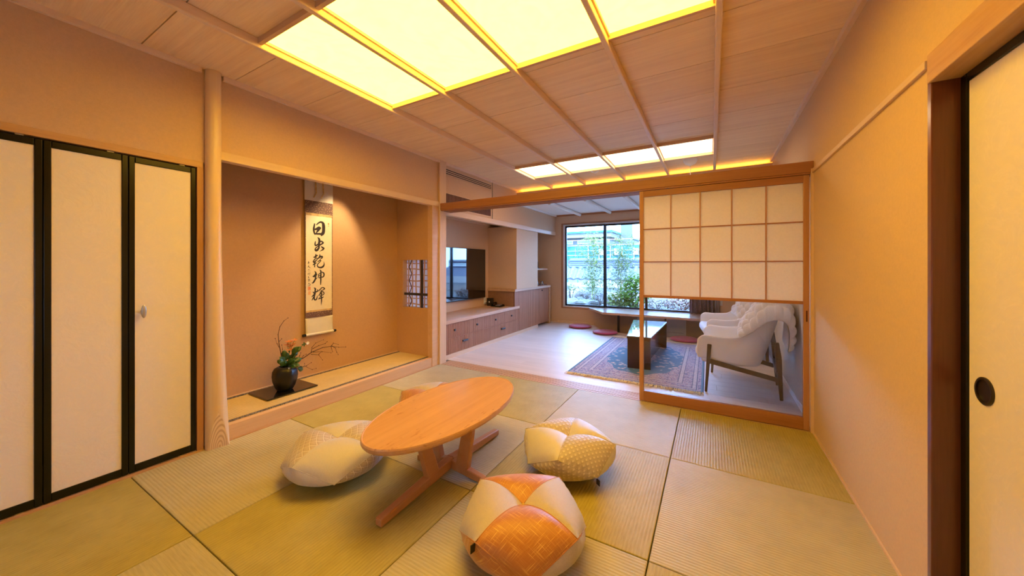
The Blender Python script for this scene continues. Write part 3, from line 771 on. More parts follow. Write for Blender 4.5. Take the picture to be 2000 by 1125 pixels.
# ------------------------------------------------------------------ low oval table
TC = (-1.322, 1.583)
tb = thing('low_table', 'low oval wooden table on crossed feet in the tatami room', 'table', (TC[0], TC[1], 0))
prof = [(.955, .355), (.985, .360), (1.0, .371), (1.0, .383), (.993, .390), (.985, .3905), (.978, .388), (.0, .388)]
tt = MB()
tt.grid(lambda u, v: (0, 0, 0), 1, 1); tt = MB()
seg = 72
for s_, z in [(0.0, .355)] + prof:
    for i in range(seg):
        a = 2 * math.pi * i / seg
        tt.v.append((TC[0] + .286 * s_ * math.cos(a), TC[1] + .560 * s_ * math.sin(a), z))
for j in range(len(prof)):
    for i in range(seg):
        a = j * seg + i; b_ = j * seg + (i + 1) % seg; tt.f.append((a, b_, b_ + seg, a + seg))
add('table_top', tt, 'table_top', tb)
fo = MB()
fo.hexa([(TC[0] - .021, TC[1] - .505, .004), (TC[0] + .021, TC[1] - .505, .004), (TC[0] + .021, TC[1] - .505, .040), (TC[0] - .021, TC[1] - .505, .040)],
        [(TC[0] - .024, TC[1], .030), (TC[0] + .024, TC[1], .030), (TC[0] + .024, TC[1], .088), (TC[0] - .024, TC[1], .088)])
fo.hexa([(TC[0] - .024, TC[1], .030), (TC[0] + .024, TC[1], .030), (TC[0] + .024, TC[1], .088), (TC[0] - .024, TC[1], .088)],
        [(TC[0] - .021, TC[1] + .505, .004), (TC[0] + .021, TC[1] + .505, .004), (TC[0] + .021, TC[1] + .505, .040), (TC[0] - .021, TC[1] + .505, .040)])
add('long_foot', fo, 'table_leg', tb, bevel=.006)
fc = MB()
for s_ in (-1, 1):
    lo = [(TC[0] + s_ * .025, TC[1] - .020, .028), (TC[0] + s_ * .025, TC[1] + .020, .028), (TC[0] + s_ * .025, TC[1] + .020, .080), (TC[0] + s_ * .025, TC[1] - .020, .080)]
    hi = [(TC[0] + s_ * .245, TC[1] - .018, .002), (TC[0] + s_ * .245, TC[1] + .018, .002), (TC[0] + s_ * .245, TC[1] + .018, .036), (TC[0] + s_ * .245, TC[1] - .018, .036)]
    fc.hexa(lo, hi)
add('cross_foot', fc, 'table_leg', tb, bevel=.005)
for ox, oy in ((0, -.19), (0, .19)):
    sg = 1 if oy > 0 else -1
    l = MB(); l.bar((TC[0], TC[1] + oy * .80, .060), (TC[0], TC[1] + oy * 1.30, .358), .040, .085, .036, .060, upv=(0, 1, 0))
    add('leg', l, 'table_leg', tb, bevel=.006)
for sx in (-1, 1):
    l = MB(); l.bar((TC[0] + sx * .095, TC[1], .055), (TC[0] + sx * .150, TC[1], .358), .040, .085, .036, .060, upv=(1, 0, 0))
    add('leg', l, 'table_leg', tb, bevel=.006)

# ------------------------------------------------------------------ panelled floor cushions
def cushion(label, loc, rz, cA, cB, R_=.268, zm=.186, zk=.088, squash=1.0):
    t = thing('floor_cushion', label, 'cushion', (loc[0], loc[1], 0), rz, 'panelled floor cushions around the low table', local=True)
    ring = [Vector((R_ * math.cos(k * math.pi / 4), R_ * math.sin(k * math.pi / 4), (zm if k % 2 == 0 else zk) * squash)) for k in range(8)]
    ct = Vector((0, 0, .188 * squash)); cb = Vector((0, 0, 0))
    N = 16
    for i in range(4):
        mb = MB()
        def top(u, v, i=i):
            a, b_, c = ring[(2 * i) % 8], ring[(2 * i + 1) % 8], ring[(2 * i + 2) % 8]
            p = ct * (1 - u) * (1 - v) + a * u * (1 - v) + b_ * u * v + c * (1 - u) * v
            s = u + v - u * v
            p.z += .034 * squash * 4 * s * (1 - s) * (1 - .25 * s)
            n = (a - ct).cross(c - ct).normalized()
            out = Vector((b_.x, b_.y, 0)).normalized()
            g = max(0.0, 16 * u * (1 - u) * v * (1 - v)) ** .55
            wr = .0035 * math.sin(34 * (u - v) + 3 * math.sin(5 * u + i)) * (1 - g) * min(1.0, 6 * u * v)
            p += (n * .55 + out * .45) * (.050 * g + wr)
            return p
        def bot(u, v, i=i):
            a, b_, c = ring[(2 * i - 1) % 8], ring[(2 * i) % 8], ring[(2 * i + 1) % 8]
            p = cb * (1 - u) * (1 - v) + a * u * (1 - v) + b_ * u * v + c * (1 - u) * v
            out = Vector((b_.x, b_.y, 0)).normalized()
            g = max(0.0, 16 * u * (1 - u) * v * (1 - v)) ** .55
            p += out * (.060 * g + .003 * math.sin(30 * (u - v)) * (1 - g) * min(1.0, 4 * u * v)) + Vector((0, 0, -.02 * g))
            s = max(u, v); p.z = max(.002, p.z - .03 * (1 - s))
            return p
        mb.grid(top, N, N, uvfn=lambda u, v: (u, v)); mb.grid(bot, N, N, uvfn=lambda u, v: (1 + u, v))
        add('panel', mb, cA if i % 2 == 0 else cB, t, smooth=True)
    add('tuft', MB().lathe([(.0, -.006), (.011, -.003), (.013, .003), (.008, .008), (0, .009)], (0, 0, .184 * squash), 12, cap=False), 'gold_tuft', t, smooth=True)
    # piping along the seams
    pp = MB()
    for i in range(4):
        a = ring[(2 * i) % 8]; pts = []
        for q in range(11):
            u = q / 10; p = ct * (1 - u) + a * u; p = Vector(p); p.z += .034 * squash * 4 * u * (1 - u) * (1 - .25 * u); pts.append(p)
        pp.tube(pts, .0022, 5)
    for k in range(8): pp.tube([ring[k], ring[(k + 1) % 8]], .0022, 5)
    add('seam', pp, cB, t, smooth=True)
    tg = MB(); a = ring[7] * .5 + ring[6] * .5
    return t, ring
c1, rg = cushion('orange and gold crosshatched cushion with cream panels, nearest the camera', (-.690, 1.300), R(-13), 'cloth_cream', 'cloth_orange')
tgm = MB().box(-.002, .002, -.012, .012, 0, .028)
def tagmesh(t, ring, k, f=.0):
    p = ring[k]; d = Vector((p.x, p.y, 0)).normalized()
    mb = MB(); w = Vector((-d.y, d.x, 0)) * .0015; e = d * .022
    mb.hexa([tuple(p - w - d * .004 + Vector((0, 0, -.03))), tuple(p - w + e + Vector((0, 0, -.03))), tuple(p + w + e + Vector((0, 0, -.03))), tuple(p + w - d * .004 + Vector((0, 0, -.03)))],
            [tuple(p - w - d * .004), tuple(p - w + e), tuple(p + w + e), tuple(p + w - d * .004)])
    add('cloth_tag', mb, 'black_metal', t)
c2_, rg2 = cushion('gold dotted cushion with cream panels, right of the table near the glass door', (-.735, 1.955), R(9), 'cloth_satin', 'cloth_dots')
tagmesh(c2_, rg2, 7)
c3, rg3 = cushion('cream cushion with diamond lattice panels, left of the table', (-1.895, 1.262), R(8), 'cloth_lattice', 'cloth_satin', R_=.285, zm=.170, zk=.080)
c4, rg4 = cushion('cream and orange cushion half hidden behind the table', (-1.905, 2.075), R(20), 'cloth_orange', 'cloth_cream')
tagmesh(c1, rg, 6)

# ------------------------------------------------------------------ alcove things
tr = thing('display_board', 'glossy black lacquer board under the vase', 'board', (-3.235, 1.65, .108))
box('top', 'lacquer', (-3.392, -3.078, 1.445, 1.858, .112, .122), tr, .003)
for y in (1.50, 1.80): box('foot', 'lacquer', (-3.37, -3.10, y - .012, y + .012, .1105, .112), tr)
va = thing('vase', 'black lobed ceramic vase on the lacquer board', 'vase', (-3.2, 1.640, .122))
vp = [(.048, 0), (.058, .006), (.074, .035), (.089, .085), (.094, .125), (.090, .165), (.076, .192), (.056, .203), (.047, .206), (.043, .202), (.048, .185), (.06, .15)]
add('body', MB().lathe(vp, (-3.2, 1.640, .122), 48, 6, .035, cap=False), 'vase_black', va, smooth=True)
add('base', MB().lathe([(0, 0), (.048, 0), (.048, .004), (0, .004)], (-3.2, 1.640, .122), 24, cap=False), 'vase_black', va)
BR = {'a':[(1610,426),(1592,530),(1585,609),(1599,673),(1632,719),(1665,740)],'a2':[(1592,499),(1577,533),(1562,579)],'a3':[(1594,549),(1614,567)],'a4':[(1615,436),(1619,478),(1615,514)],'b':[(1703,340),(1790,364),(1864,402),(1959,424),(2040,421),(2115,397),(2188,386)],'b1':[(1857,402),(1864,444),(1898,479),(1968,496)],'b2':[(1868,430),(1924,449),(1985,458),(2003,472)],'b3':[(2040,421),(2063,447),(2110,425)],'b4':[(2049,423),(2082,395),(2096,352),(2110,326)],'b5':[(1872,400),(1959,386),(2040,358)],'b6':[(1856,383),(1924,363),(1959,308)],'b7':[(1924,368),(1950,388)],'b8':[(2040,416),(2054,365)],'b9':[(1774,364),(1790,385),(1814,392)],'b10':[(1742,359),(1758,392),(1768,415)],'c':[(1719,300),(1790,286),(1814,289),(1856,308)],'c1':[(1798,284),(1798,313)],'c2':[(1806,284),(1864,241),(1898,244)],'d':[(1711,427),(1742,456),(1790,488),(1822,494)]}
def bx3(pts, x0=-3.2, k=0.0):
    return [(x0 + k * (p[0] / 1000 - 1.64), p[0] / 1000, p[1] / 1000) for p in pts]
def branch(label, keys, root, kx, r0):
    t = thing('branch', label, 'branch', root)
    for n_, key in enumerate(keys):
        pts = bx3(BR[key], k=kx)
        if n_ == 0: pts = [root] + pts
        fine = []
        for p, q in zip(pts, pts[1:]):
            fine += [tuple(Vector(p).lerp(Vector(q), s / 3)) for s in range(3)]
        fine.append(pts[-1])
        r_ = r0 if n_ == 0 else r0 * .55
        add('main_stem' if n_ == 0 else 'twig', MB().tube(fine, [r_ * (1 - .7 * i / (len(fine) - 1)) for i in range(len(fine))], 6), 'twig', t, smooth=True)
    bd = MB()
    for key in keys:
        for p in bx3(BR[key], k=kx)[1:]: bd.lathe([(0, -.005), (.0032, -.002), (.003, .002), (0, .005)], p, 6, cap=False)
    add('bud', bd, 'twig', t, smooth=True)['kind'] = 'stuff'
branch('tall bare curved twig rising from the left of the vase', ['a', 'a2', 'a3', 'a4'], (-3.205, 1.625, .30), .0, .0042)
branch('long bare branch reaching right from the vase', ['b', 'b1', 'b2', 'b3', 'b4', 'b5', 'b6', 'b7', 'b8', 'b9', 'b10'], (-3.19, 1.65, .31), .08, .0052)
branch('short bare twig low on the right of the vase', ['c', 'c1', 'c2'], (-3.19, 1.66, .31), .10, .0036)
def leaf_mesh(mb, c, d, L, W, nrm):
    d = Vector(d).normalized(); n = Vector(nrm); s = d.cross(n).normalized(); n = s.cross(d).normalized(); c = Vector(c)
    k = len(mb.v); prof = [(0, .05), (.2, .62), (.45, 1.0), (.75, .72), (1.0, .02)]
    for t, w in prof:
        p = c + d * (L * t) - n * (.18 * L * t * t)
        mb.v += [tuple(p - s * W * w + n * .12 * W * w), tuple(p), tuple(p + s * W * w + n * .12 * W * w)]
    for i in range(4):
        a = k + 3 * i
        mb.f += [(a, a + 1, a + 4, a + 3), (a + 1, a + 2, a + 5, a + 4)]
gr = thing('camellia_spray', 'spray of dark green leaves in the mouth of the black vase', 'foliage', (-3.19, 1.645, .30))
LV = [(1632,350),(1668,335),(1655,395),(1690,400),(1712,372),(1628,372),(1676,352),(1640,382),(1643,422),(1621,396),(1603,369),(1647,342),(1684,373),(1700,337),(1730,415),(1728,459),(1696,454),(1742,313),(1770,274),(1662,366),(1673,399),(1610,386)]
st = MB()
for i, (a, b_) in enumerate(LV):
    c = Vector((-3.19 + .05 * math.sin(i * 2.1), a / 1000, b_ / 1000)); o = Vector((-3.195, 1.650, .325))
    d = (c - o).normalized(); mb = MB()
    leaf_mesh(mb, c - d * .035, d + Vector((.3 * math.sin(i), .2 * math.cos(i * 1.7), -.15)), .072, .026, Vector((.75, -.35, .55 + .3 * math.sin(i * 3))))
    add('leaf', mb, 'leaf_green', gr, smooth=True, solid=.0012)
    st.tube([o, tuple(o.lerp(c - d * .03, .5) + Vector((0, 0, .01))), c - d * .03], .0018, 5)
add('stem', st, 'leaf_green', gr)
FL = [(1658,533),(1703,541),(1654,506),(1696,502),(1665,465),(1679,529),(1682,487)]
fs = thing('flower_spray', 'spray of small orange flowers above the leaves', 'flower', (-3.19, 1.66, .33))
stf = MB()
for i, (a, b_) in enumerate(FL):
    c = Vector((-3.185 + .015 * math.sin(i * 2), a / 1000, b_ / 1000)); mb = MB()
    for q in range(7):
        w = 2 * math.pi * q / 7
        leaf_mesh(mb, c, (math.cos(w) * .8 + .2, math.sin(w), .55 * (1 if q % 2 else .3)), .028, .0062, (.3, -.2, .9))
    add('blossom', mb, 'flower_orange', fs, smooth=True)
    stf.tube([(-3.19, 1.665, .33), (-3.19, 1.67, .43), tuple(c)], .0015, 5)
add('stem', stf, 'leaf_green', fs)
wf_ = thing('white_flower', 'single small white flower on a thin green stem', 'flower', (-3.19, 1.70, .34))
pts = [(-3.19, 1.67, .33)] + bx3(BR['d'], x0=-3.18)
add('stem', MB().tube(pts, .0018, 6), 'leaf_green', wf_)
mb = MB()
for q in range(8):
    w = 2 * math.pi * q / 8; leaf_mesh(mb, pts[-1], (.5, math.cos(w), math.sin(w)), .016, .006, (1, 0, .2))
add('blossom', mb, 'flower_white', wf_, smooth=True)
mb = MB()
for q in range(4): leaf_mesh(mb, pts[-2], (.2, math.cos(q * 1.6), math.sin(q * 1.6)), .022, .007, (1, 0, .3))
add('leaf', mb, 'leaf_green', wf_)

# hanging scroll
XS = XB + .022
sy0, sy1 = 1.946, 2.226
sr = thing('hanging_scroll', 'tall hanging calligraphy scroll on the alcove wall', 'scroll', (XS, 2.086, .515))
def sbox(n_, m, y0, y1, z0, z1, dx=0.0, th=.0012): return box(n_, m, (XS + dx - th, XS + dx, y0, y1, z0, z1), sr)
sbox('backing', 'scroll_white', sy0 - .006, sy1 + .006, 1.838, 2.22)
sbox('upper_brocade', 'brocade', sy0 - .004, sy1 + .004, 1.716, 1.838)
sbox('gold_band', 'scroll_gold', sy0 + .006, sy1 - .006, 1.690, 1.716, .0004)
sbox('side_border', 'brocade', sy0 - .001, sy0 + .006, .735, 1.716); sbox('side_border', 'brocade', sy1 - .006, sy1 + .001, .735, 1.716)
sbox('paper', 'scroll_paper', sy0 + .006, sy1 - .006, .752, 1.690)
sbox('gold_band', 'scroll_gold', sy0 + .006, sy1 - .006, .735, .752, .0004)
sbox('lower_brocade', 'brocade', sy0, sy1 + .002, .678, .735)
lo_m = MB().grid(lambda u, v: (XS + .004 * math.sin(v * 5) * math.sin(u * 4) - .001 + .010 * (1 - v), sy0 + (sy1 - sy0 + .002) * u, .520 + (.678 - .520) * v), 14, 10)
add('lower_cloth', lo_m, 'scroll_cloth', sr, smooth=True, solid=.0012)
def yt(y0, y1, r, m, n_):
    add(n_, MB().tube([(XS + .010, y0, .516), (XS + .010, y1, .516)], r, 20), m, sr, smooth=False)
yt(sy0 - .002, sy1 + .004, .0125, 'scroll_cloth', 'roller'); yt(sy0 - .030, sy0 - .002, .0135, 'black_frame', 'roller_knob'); yt(sy1 + .004, sy1 + .030, .0135, 'black_frame', 'roller_knob')
for y in (2.03, 2.105):
    fb = MB(); fb.hexa([(XS + .004, y - .004, 2.20), (XS + .004, y + .010, 2.20), (XS + .006, y + .010, 2.20), (XS + .006, y - .004, 2.20)], [(XS + .010, y + .012, 1.925), (XS + .010, y + .026, 1.925), (XS + .012, y + .026, 1.925), (XS + .012, y + .012, 1.925)])
    fb.hexa([(XS + .010, y + .012, 1.925), (XS + .010, y + .026, 1.925), (XS + .012, y + .026, 1.925), (XS + .012, y + .012, 1.925)], [(XS + .022, y - .020, 1.868), (XS + .022, y - .008, 1.868), (XS + .024, y - .008, 1.868), (XS + .024, y - .020, 1.868)])
    add('wind_strip', fb, 'scroll_gold', sr)
CAL = [
[[(20378,16097,67),(20340,15865,86),(20292,15575,95),(20330,15293,91),(20407,15090,76)],[(20572,16030,42),(20778,16234,67),(21015,16355,86),(21235,16262,133),(21306,16016,162),(21316,15667,162),(21275,15313,162),(21115,15087,143),(21095,15017,86)],[(20349,15561,86),(20543,15598,105),(20817,15738,152),(20936,15739,114)],[(20916,15689,95),(20738,15481,105),(20601,15297,67),(20562,15179,48)],[(20388,15127,76),(20660,15129,86),(20936,15150,95),(21095,15105,114)]],
[[(20709,14773,38),(20837,14628,105),(20866,14399,114),(20827,14166,114),(20817,13934,95),(20817,13742,86),(20660,13524,114),(20523,13462,105),(20446,13535,76),(20485,13689,57),(20660,13831,48),(20797,13914,57)],[(20465,14375,34),(20436,14183,67),(20436,14011,76),(20523,13958,72),(20699,14063,76),(20837,14166,76)],[(20896,14343,76),(21075,14411,67),(21235,14304,86),(21296,14259,48),(21195,14185,67),(20975,14058,76),(20837,13974,67)],[(21075,13869,48),(21235,13760,86),(21356,13706,57),(21215,13565,67),(20975,13420,23),(20856,13320,10)]],
[[(20475,13091,29),(20523,12978,76),(20427,12804,76),(20273,12791,38)],[(20273,12791,38),(20407,12784,76),(20582,12922,67),(20699,12982,38)],[(20523,12710,42),(20349,12536,42),(20244,12383,48),(20292,12288,67),(20407,12346,67),(20562,12443,38),(20631,12578,48),(20621,12693,42),(20523,12710,38)],[(20388,12479,34),(20504,12519,29)],[(20427,12346,57),(20398,12175,61),(20388,11984,53),(20378,11813,48)],[(20215,12003,34),(20349,12118,53),(20562,12214,42)],[(20916,13064,34),(20916,12910,67),(20817,12735,67),(20699,12637,48)],[(20896,12794,76),(21055,12874,76),(21195,12858,53),(21135,12740,67),(20995,12622,34),(20916,12524,23)],[(20699,12330,34),(20837,12427,48),(20975,12486,48),(21015,12429,38),(20896,12293,42),(20738,12138,42),(20660,11984,48),(20719,11831,57),(20896,11753,72),(21115,11771,86),(21296,11906,86),(21366,12101,48),(21336,12335,15)]],
[[(20369,11398,19),(20485,11272,67),(20504,11042,95),(20465,10814,76),(20465,10643,72),(20349,10399,86),(20215,10234,67),(20091,10230,19)],[(20177,10880,23),(20311,10876,86),(20465,11005,105),(20640,11087,34)],[(20446,10548,57),(20582,10677,38),(20650,10761,19)],[(20916,11515,29),(21015,11398,67),(21025,11107,76),(21015,10817,76),(21015,10527,72),(21005,10238,61),(20995,10026,42)],[(21055,11261,48),(21155,11279,42),(21296,11199,67),(21356,11061,67),(21316,10867,67),(21215,10783,57),(21075,10777,48)],[(20936,11167,34),(20797,11055,48),(20778,10882,42),(20837,10707,42),(20955,10742,38)],[(20778,10901,29),(20936,10955,38)]],
[[(20313,9735,23),(20450,9636,80),(20439,9432,73),(20381,9096,91),(20336,8828,80),(20358,8600,73),(20450,8524,68),(20566,8582,64),(20647,8803,41),(20682,8938,14)],[(20221,9334,34),(20336,9190,57),(20404,9140,57)],[(20659,9544,27),(20729,9414,57),(20566,9333,64),(20450,9273,64)],[(20108,8846,34),(20267,9014,57),(20450,9137,64)],[(20290,8832,57),(20199,8659,50),(20119,8519,34)],[(20916,9563,34),(20869,9451,50),(20834,9361,18)],[(20940,9515,41),(21082,9668,50),(21249,9716,50),(21418,9579,57),(21321,9515,45),(21154,9410,45)],[(21058,9439,50),(21070,9092,64),(21070,8747,68),(21094,8445,64),(21082,8170,45),(21054,7919,9)],[(20916,9241,27),(21082,9299,45),(21273,9263,50),(21357,9118,50),(21273,8985,50),(21106,8940,50)],[(20799,8906,34),(20940,9102,57),(21058,9208,57)],[(21058,9116,34),(21201,9118,27)],[(20940,8895,45),(21023,8797,45)],[(20787,8575,41),(20916,8633,50),(21177,8692,64),(21297,8775,27)],[(20799,8585,41),(20905,8737,27)]],
[[(19716,12140,15),(19787,12354,22)],[(19734,12229,18),(19894,12212,15)],[(19805,12318,18),(19787,12104,18)],[(19787,11944,22),(19734,11784,26)],[(19787,11872,18),(19930,11729,26)],[(19734,11570,18),(19841,11551,29)],[(19716,11445,15),(19805,11408,15)],[(19894,11425,22),(19930,11442,18)],[(19752,11213,26),(19734,11036,18)],[(19876,11211,22),(19948,11227,18)],[(19876,11175,18),(19876,10996,15)],[(19769,10874,26),(19769,10785,29),(19823,10730,22)],[(19734,10608,18),(19841,10569,22)],[(19876,10603,22),(19912,10423,18)],[(19734,10430,18),(19823,10462,18)],[(19787,10606,15),(19787,10392,15)],[(19805,10249,18),(19752,10109,18)],[(19841,10176,22),(19948,10081,22),(19876,9978,22),(19716,9950,15)]],
]
def stroke(mb, pts, x):
    P = [Vector((p[0] / 1e4, p[1] / 1e4, p[2] / 1e4)) for p in pts]
    fine = []
    for i in range(len(P) - 1):                      # smooth the brush path
        p0 = P[max(i - 1, 0)]; p1 = P[i]; p2 = P[i + 1]; p3 = P[min(i + 2, len(P) - 1)]
        for q in range(6):
            t = q / 6
            fine.append(.5 * ((2 * p1) + (p2 - p0) * t + (2 * p0 - 5 * p1 + 4 * p2 - p3) * t * t + (3 * p1 - p0 - 3 * p2 + p3) * t ** 3))
    fine.append(P[-1]); k = len(mb.v)
    for i, p in enumerate(fine):
        a = fine[max(i - 1, 0)]; b_ = fine[min(i + 1, len(fine) - 1)]
        t = Vector((b_.x - a.x, b_.y - a.y)); t = t.normalized() if t.length > 1e-7 else Vector((1, 0)); n = Vector((-t.y, t.x)) * p.z
        mb.v += [(x, p.x - n.x, p.y - n.y), (x, p.x + n.x, p.y + n.y)]
    for i in range(len(fine) - 1): mb.f.append((k + 2 * i, k + 2 * i + 1, k + 2 * i + 3, k + 2 * i + 2))
    for e in (fine[0], fine[-1]):                    # rounded ends
        k = len(mb.v); mb.v += [(x + .00003, e.x + e.z * math.cos(w * math.pi / 5), e.y + e.z * math.sin(w * math.pi / 5)) for w in range(10)]; mb.f.append(tuple(range(k, k + 10)))
for n_, grp in enumerate(CAL):
    mb = MB()
    for q, s_ in enumerate(grp): stroke(mb, s_, XS + .0005 + .00004 * q)
    add('brush_character' if n_ < 5 else 'signature', mb, 'ink', sr)
for n_, m, d in (('seal', 'seal_red', (1.9716, 1.9977, .9525, .9861)), ('seal', 'seal_pale', (1.9741, 1.9991, .9086, .9415)), ('seal', 'seal_red', (2.1765, 2.1885, 1.6172, 1.6317)), ('seal', 'seal_red', (2.1786, 2.1879, 1.5994, 1.6064))):
    mb = MB(); y0, y1, z0, z1 = d; x = XS + .0006; w = (y1 - y0) * .14
    for b4 in ((y0, y1, z1 - w, z1), (y0, y1, z0, z0 + w), (y0, y0 + w, z0, z1), (y1 - w, y1, z0, z1), (y0 + 1.6 * w, y1 - 1.6 * w, (z0 + z1) / 2 - .6 * w, (z0 + z1) / 2 + .6 * w), ((y0 + y1) / 2 - .6 * w, (y0 + y1) / 2 + .6 * w, z0 + w, z1 - w), (y0 + 1.7 * w, y0 + 2.5 * w, z0 + w, z1 - w), (y1 - 2.5 * w, y1 - 1.7 * w, z0 + 2 * w, z1 - w)):
        k = len(mb.v); mb.v += [(x, b4[0], b4[2]), (x, b4[1], b4[2]), (x, b4[1], b4[3]), (x, b4[0], b4[3])]; mb.f.append((k, k + 1, k + 2, k + 3)); x += .00003
    add(n_, mb, m, sr)

# ------------------------------------------------------------------ television side
ac = thing('air_conditioner', 'recessed air conditioner with slotted outlet and wooden grille', 'air conditioner', (XL, 3.87, 2.2))
am = MB(); am.box(XL - .05, XL + .002, 3.34, 4.395, 1.895, 2.45)
add('panel', am, 'plaster', ac)
sl = MB(); sl.box(XL + .002, XL + .004, 3.35, 4.37, 2.322, 2.402); add('outlet_recess', sl, 'void', ac)
for z in (2.322, 2.345, 2.368, 2.392): box('louvre', 'pale_y', (XL + .003, XL + .010, 3.35, 4.37, z, z + .010), ac)
box('edge_gap', 'void', (XL + .001, XL + .003, 4.397, 4.408, 1.895, 2.45), ac)
gm = MB().box(XL + .002, XL + .003, 3.35, 4.35, 1.925, 2.09); add('grille_recess', gm, 'void', ac)
gs = MB()
for q in range(42): gs.box(XL + .003, XL + .014, 3.356 + q * .0237, 3.356 + q * .0237 + .012, 1.925, 2.09)
o = add('grille_slats', gs, 'grille_slat', ac); o['kind'] = 'stuff'
for d in ((3.34, 4.35, 1.912, 1.925), (3.34, 4.35, 2.09, 2.10), (4.35, 4.36, 1.912, 2.10)): box('grille_frame', 'pale_y', (XL + .002, XL + .012, *d), ac)

tv = thing('television', 'large wall-mounted television reflecting the garden', 'television', (-3.43, 4.30, 1.05))
box('casing', 'black_metal', (-3.445, -3.405, 3.575, 5.020, .640, 1.468), tv, .004); box('screen', 'screen', (-3.405, -3.4025, 3.583, 5.012, .655, 1.460), tv)
box('mount', 'black_metal', (-3.449, -3.445, 4.0, 4.6, .85, 1.25), tv)
def slats(y0, y1, z0, z1, x, pitch=.026, w=.017, d=.012):
    mb = MB(); n = int(round((y1 - y0) / pitch)); p = (y1 - y0) / n
    for q in range(n): mb.box(x - d, x, y0 + q * p + (p - w) / 2, y0 + q * p + (p + w) / 2, z0, z1)
    return mb
XC = -2.905
def slat_front(name, parent, y0, y1, z0, z1, x):
    b = box(name, 'slat_back', (x - .018, x - .012, y0, y1, z0, z1), parent)
    s = add('slat_row', slats(y0, y1, z0, z1, x), 'slat', b); s['kind'] = 'stuff'
    return b
lc = thing('low_cabinet', 'low slatted wooden drawer cabinet under the television', 'cabinet', (-3.17, 4.25, 0))
box('body', 'cab_panel', (-3.446, XC - .02, 3.335, 5.17, .055, .445), lc)
box('plinth', 'pale_y', (-3.446, XC - .004, 3.335, 5.32, 0, .055), lc)
box('worktop', 'counter', (-3.446, XC + .012, 3.335, 5.165, .448, .492), lc, .003)
box('worktop_end', 'counter', (XC - .05, XC + .012, 5.165, 5.325, .448, .492), lc, .003)
up = [3.337, 3.835, 4.33, 4.825, 5.315]
for q in range(4):
    dr = slat_front('drawer', lc, up[q] + .002, up[q + 1] - .002, .262, .442, XC)
    ym = (up[q] + up[q + 1]) / 2 - .02
    add('knob', MB().box(XC, XC + .018, ym - .014, ym + .014, .343, .369), 'black_metal', dr, bevel=.003)
for q in range(2):
    dr = slat_front('drawer', lc, up[2 * q] + .002, up[2 * q + 2] - .002, .060, .258, XC)
    ym = (up[2 * q] + up[2 * q + 2]) / 2 - .05
    add('handle', MB().box(XC, XC + .024, ym - .055, ym + .055, .175, .195), 'black_metal', dr, bevel=.003)
tc = thing('tall_cabinet', 'taller slatted wooden cabinet beside the window wall', 'cabinet', (-3.17, 6.0, 0))
box('body', 'cab_panel', (-3.45, XC - .022, 5.325, 6.60, .055, .742), tc); box('end_panel', 'cab_panel', (-3.45, XC - .022, 5.17, 5.325, .492, .742), tc)
box('plinth', 'pale_y', (-3.45, XC - .006, 5.325, 6.10, 0, .055), tc)
slat_front('fixed_panel', tc, 5.17, 5.322, .492, .742, XC - .002)
for a, b_ in ((5.325, 5.75), (5.75, 6.18), (6.18, 6.60)):
    dr = slat_front('door', tc, a + .002, b_ - .002, .058, .742, XC - .002)
    if b_ == 6.60: add('knob', MB().box(XC, XC + .016, 6.25, 6.275, .69, .715), 'black_metal', dr, bevel=.003)
box('end_frame', 'cedar_y', (-3.45, XC + .006, 6.62, 6.655, 0, .742), tc)
cw = MB(); outl = [(-3.45, 5.145), (-2.885, 5.145)] + [(-2.885 - .07 + .07 * math.cos(a), 6.705 - .07 + .07 * math.sin(a)) for a in [R(15 * q) for q in range(7)]] + [(-3.45, 6.705)]
cw.prism(outl, .745, .788)
tag(add('countertop', cw, 'counter', bevel=.003), 'pale rounded wooden countertop on the taller cabinet', 'countertop')
box_ = thing('router_box', 'black upright box with a white square mark beside the television', 'router', (-3.36, 5.10, .492))
box('case', 'black_metal', (-3.40, -3.30, 5.055, 5.115, .493, .625), box_, .003)
mk = MB()
for a in (0, 1):
    for b_ in (0, 1): mk.box(-3.363 + a * .014, -3.363 + a * .014 + .012, 5.0545, 5.056, .548 + b_ * .014, .548 + b_ * .014 + .012)
add('white_mark', mk, 'white_plastic', box_)
ph = thing('telephone', 'flat black telephone on the low cabinet', 'telephone', (-3.18, 5.05, .492))
ph_m = MB().hexa([(-3.27, 4.97, .493), (-3.08, 4.97, .493), (-3.08, 5.13, .493), (-3.27, 5.13, .493)], [(-3.265, 4.975, .508), (-3.085, 4.975, .508), (-3.085, 5.125, .528), (-3.265, 5.125, .528)])
add('base', ph_m, 'black_frame', ph, bevel=.003)
add('handset', MB().tube([(-3.25, 4.985, .530), (-3.245, 5.01, .545), (-3.245, 5.09, .552), (-3.25, 5.12, .544)], [.016, .013, .013, .018], 10), 'black_frame', ph, smooth=True)
ky = MB()
for a in range(4):
    for b_ in range(3): ky.box(-3.19 + b_ * .03, -3.17 + b_ * .03, 5.0 + a * .026, 5.017 + a * .026, .512 + a * .003, .518 + a * .003)
add('keypad', ky, 'steel', ph)
so = thing('wall_socket', 'white wall socket with plugs below the television', 'socket', (-3.45, 5.07, .58))
box('plate', 'white_plastic', (-3.45, -3.442, 5.03, 5.10, .52, .64), so, .002); box('plug', 'white_plastic', (-3.442, -3.42, 5.045, 5.08, .54, .57), so, .003)
add('cable', MB().tube([(-3.42, 5.06, .555), (-3.40, 5.06, .52), (-3.39, 5.05, .497), (-3.35, 5.04, .496)], .004, 6), 'black_metal', so)
shf = tag(add('wall_shelf', MB().prism([(-3.45, 6.0), (-2.97, 6.0)] + [(-2.97 - .05 + .05 * math.cos(R(15 * q)), 6.72 - .05 + .05 * math.sin(R(15 * q))) for q in range(7)] + [(-3.45, 6.72)], 1.10, 1.128), 'counter', bevel=.003), 'small pale rounded shelf in the niche', 'shelf')
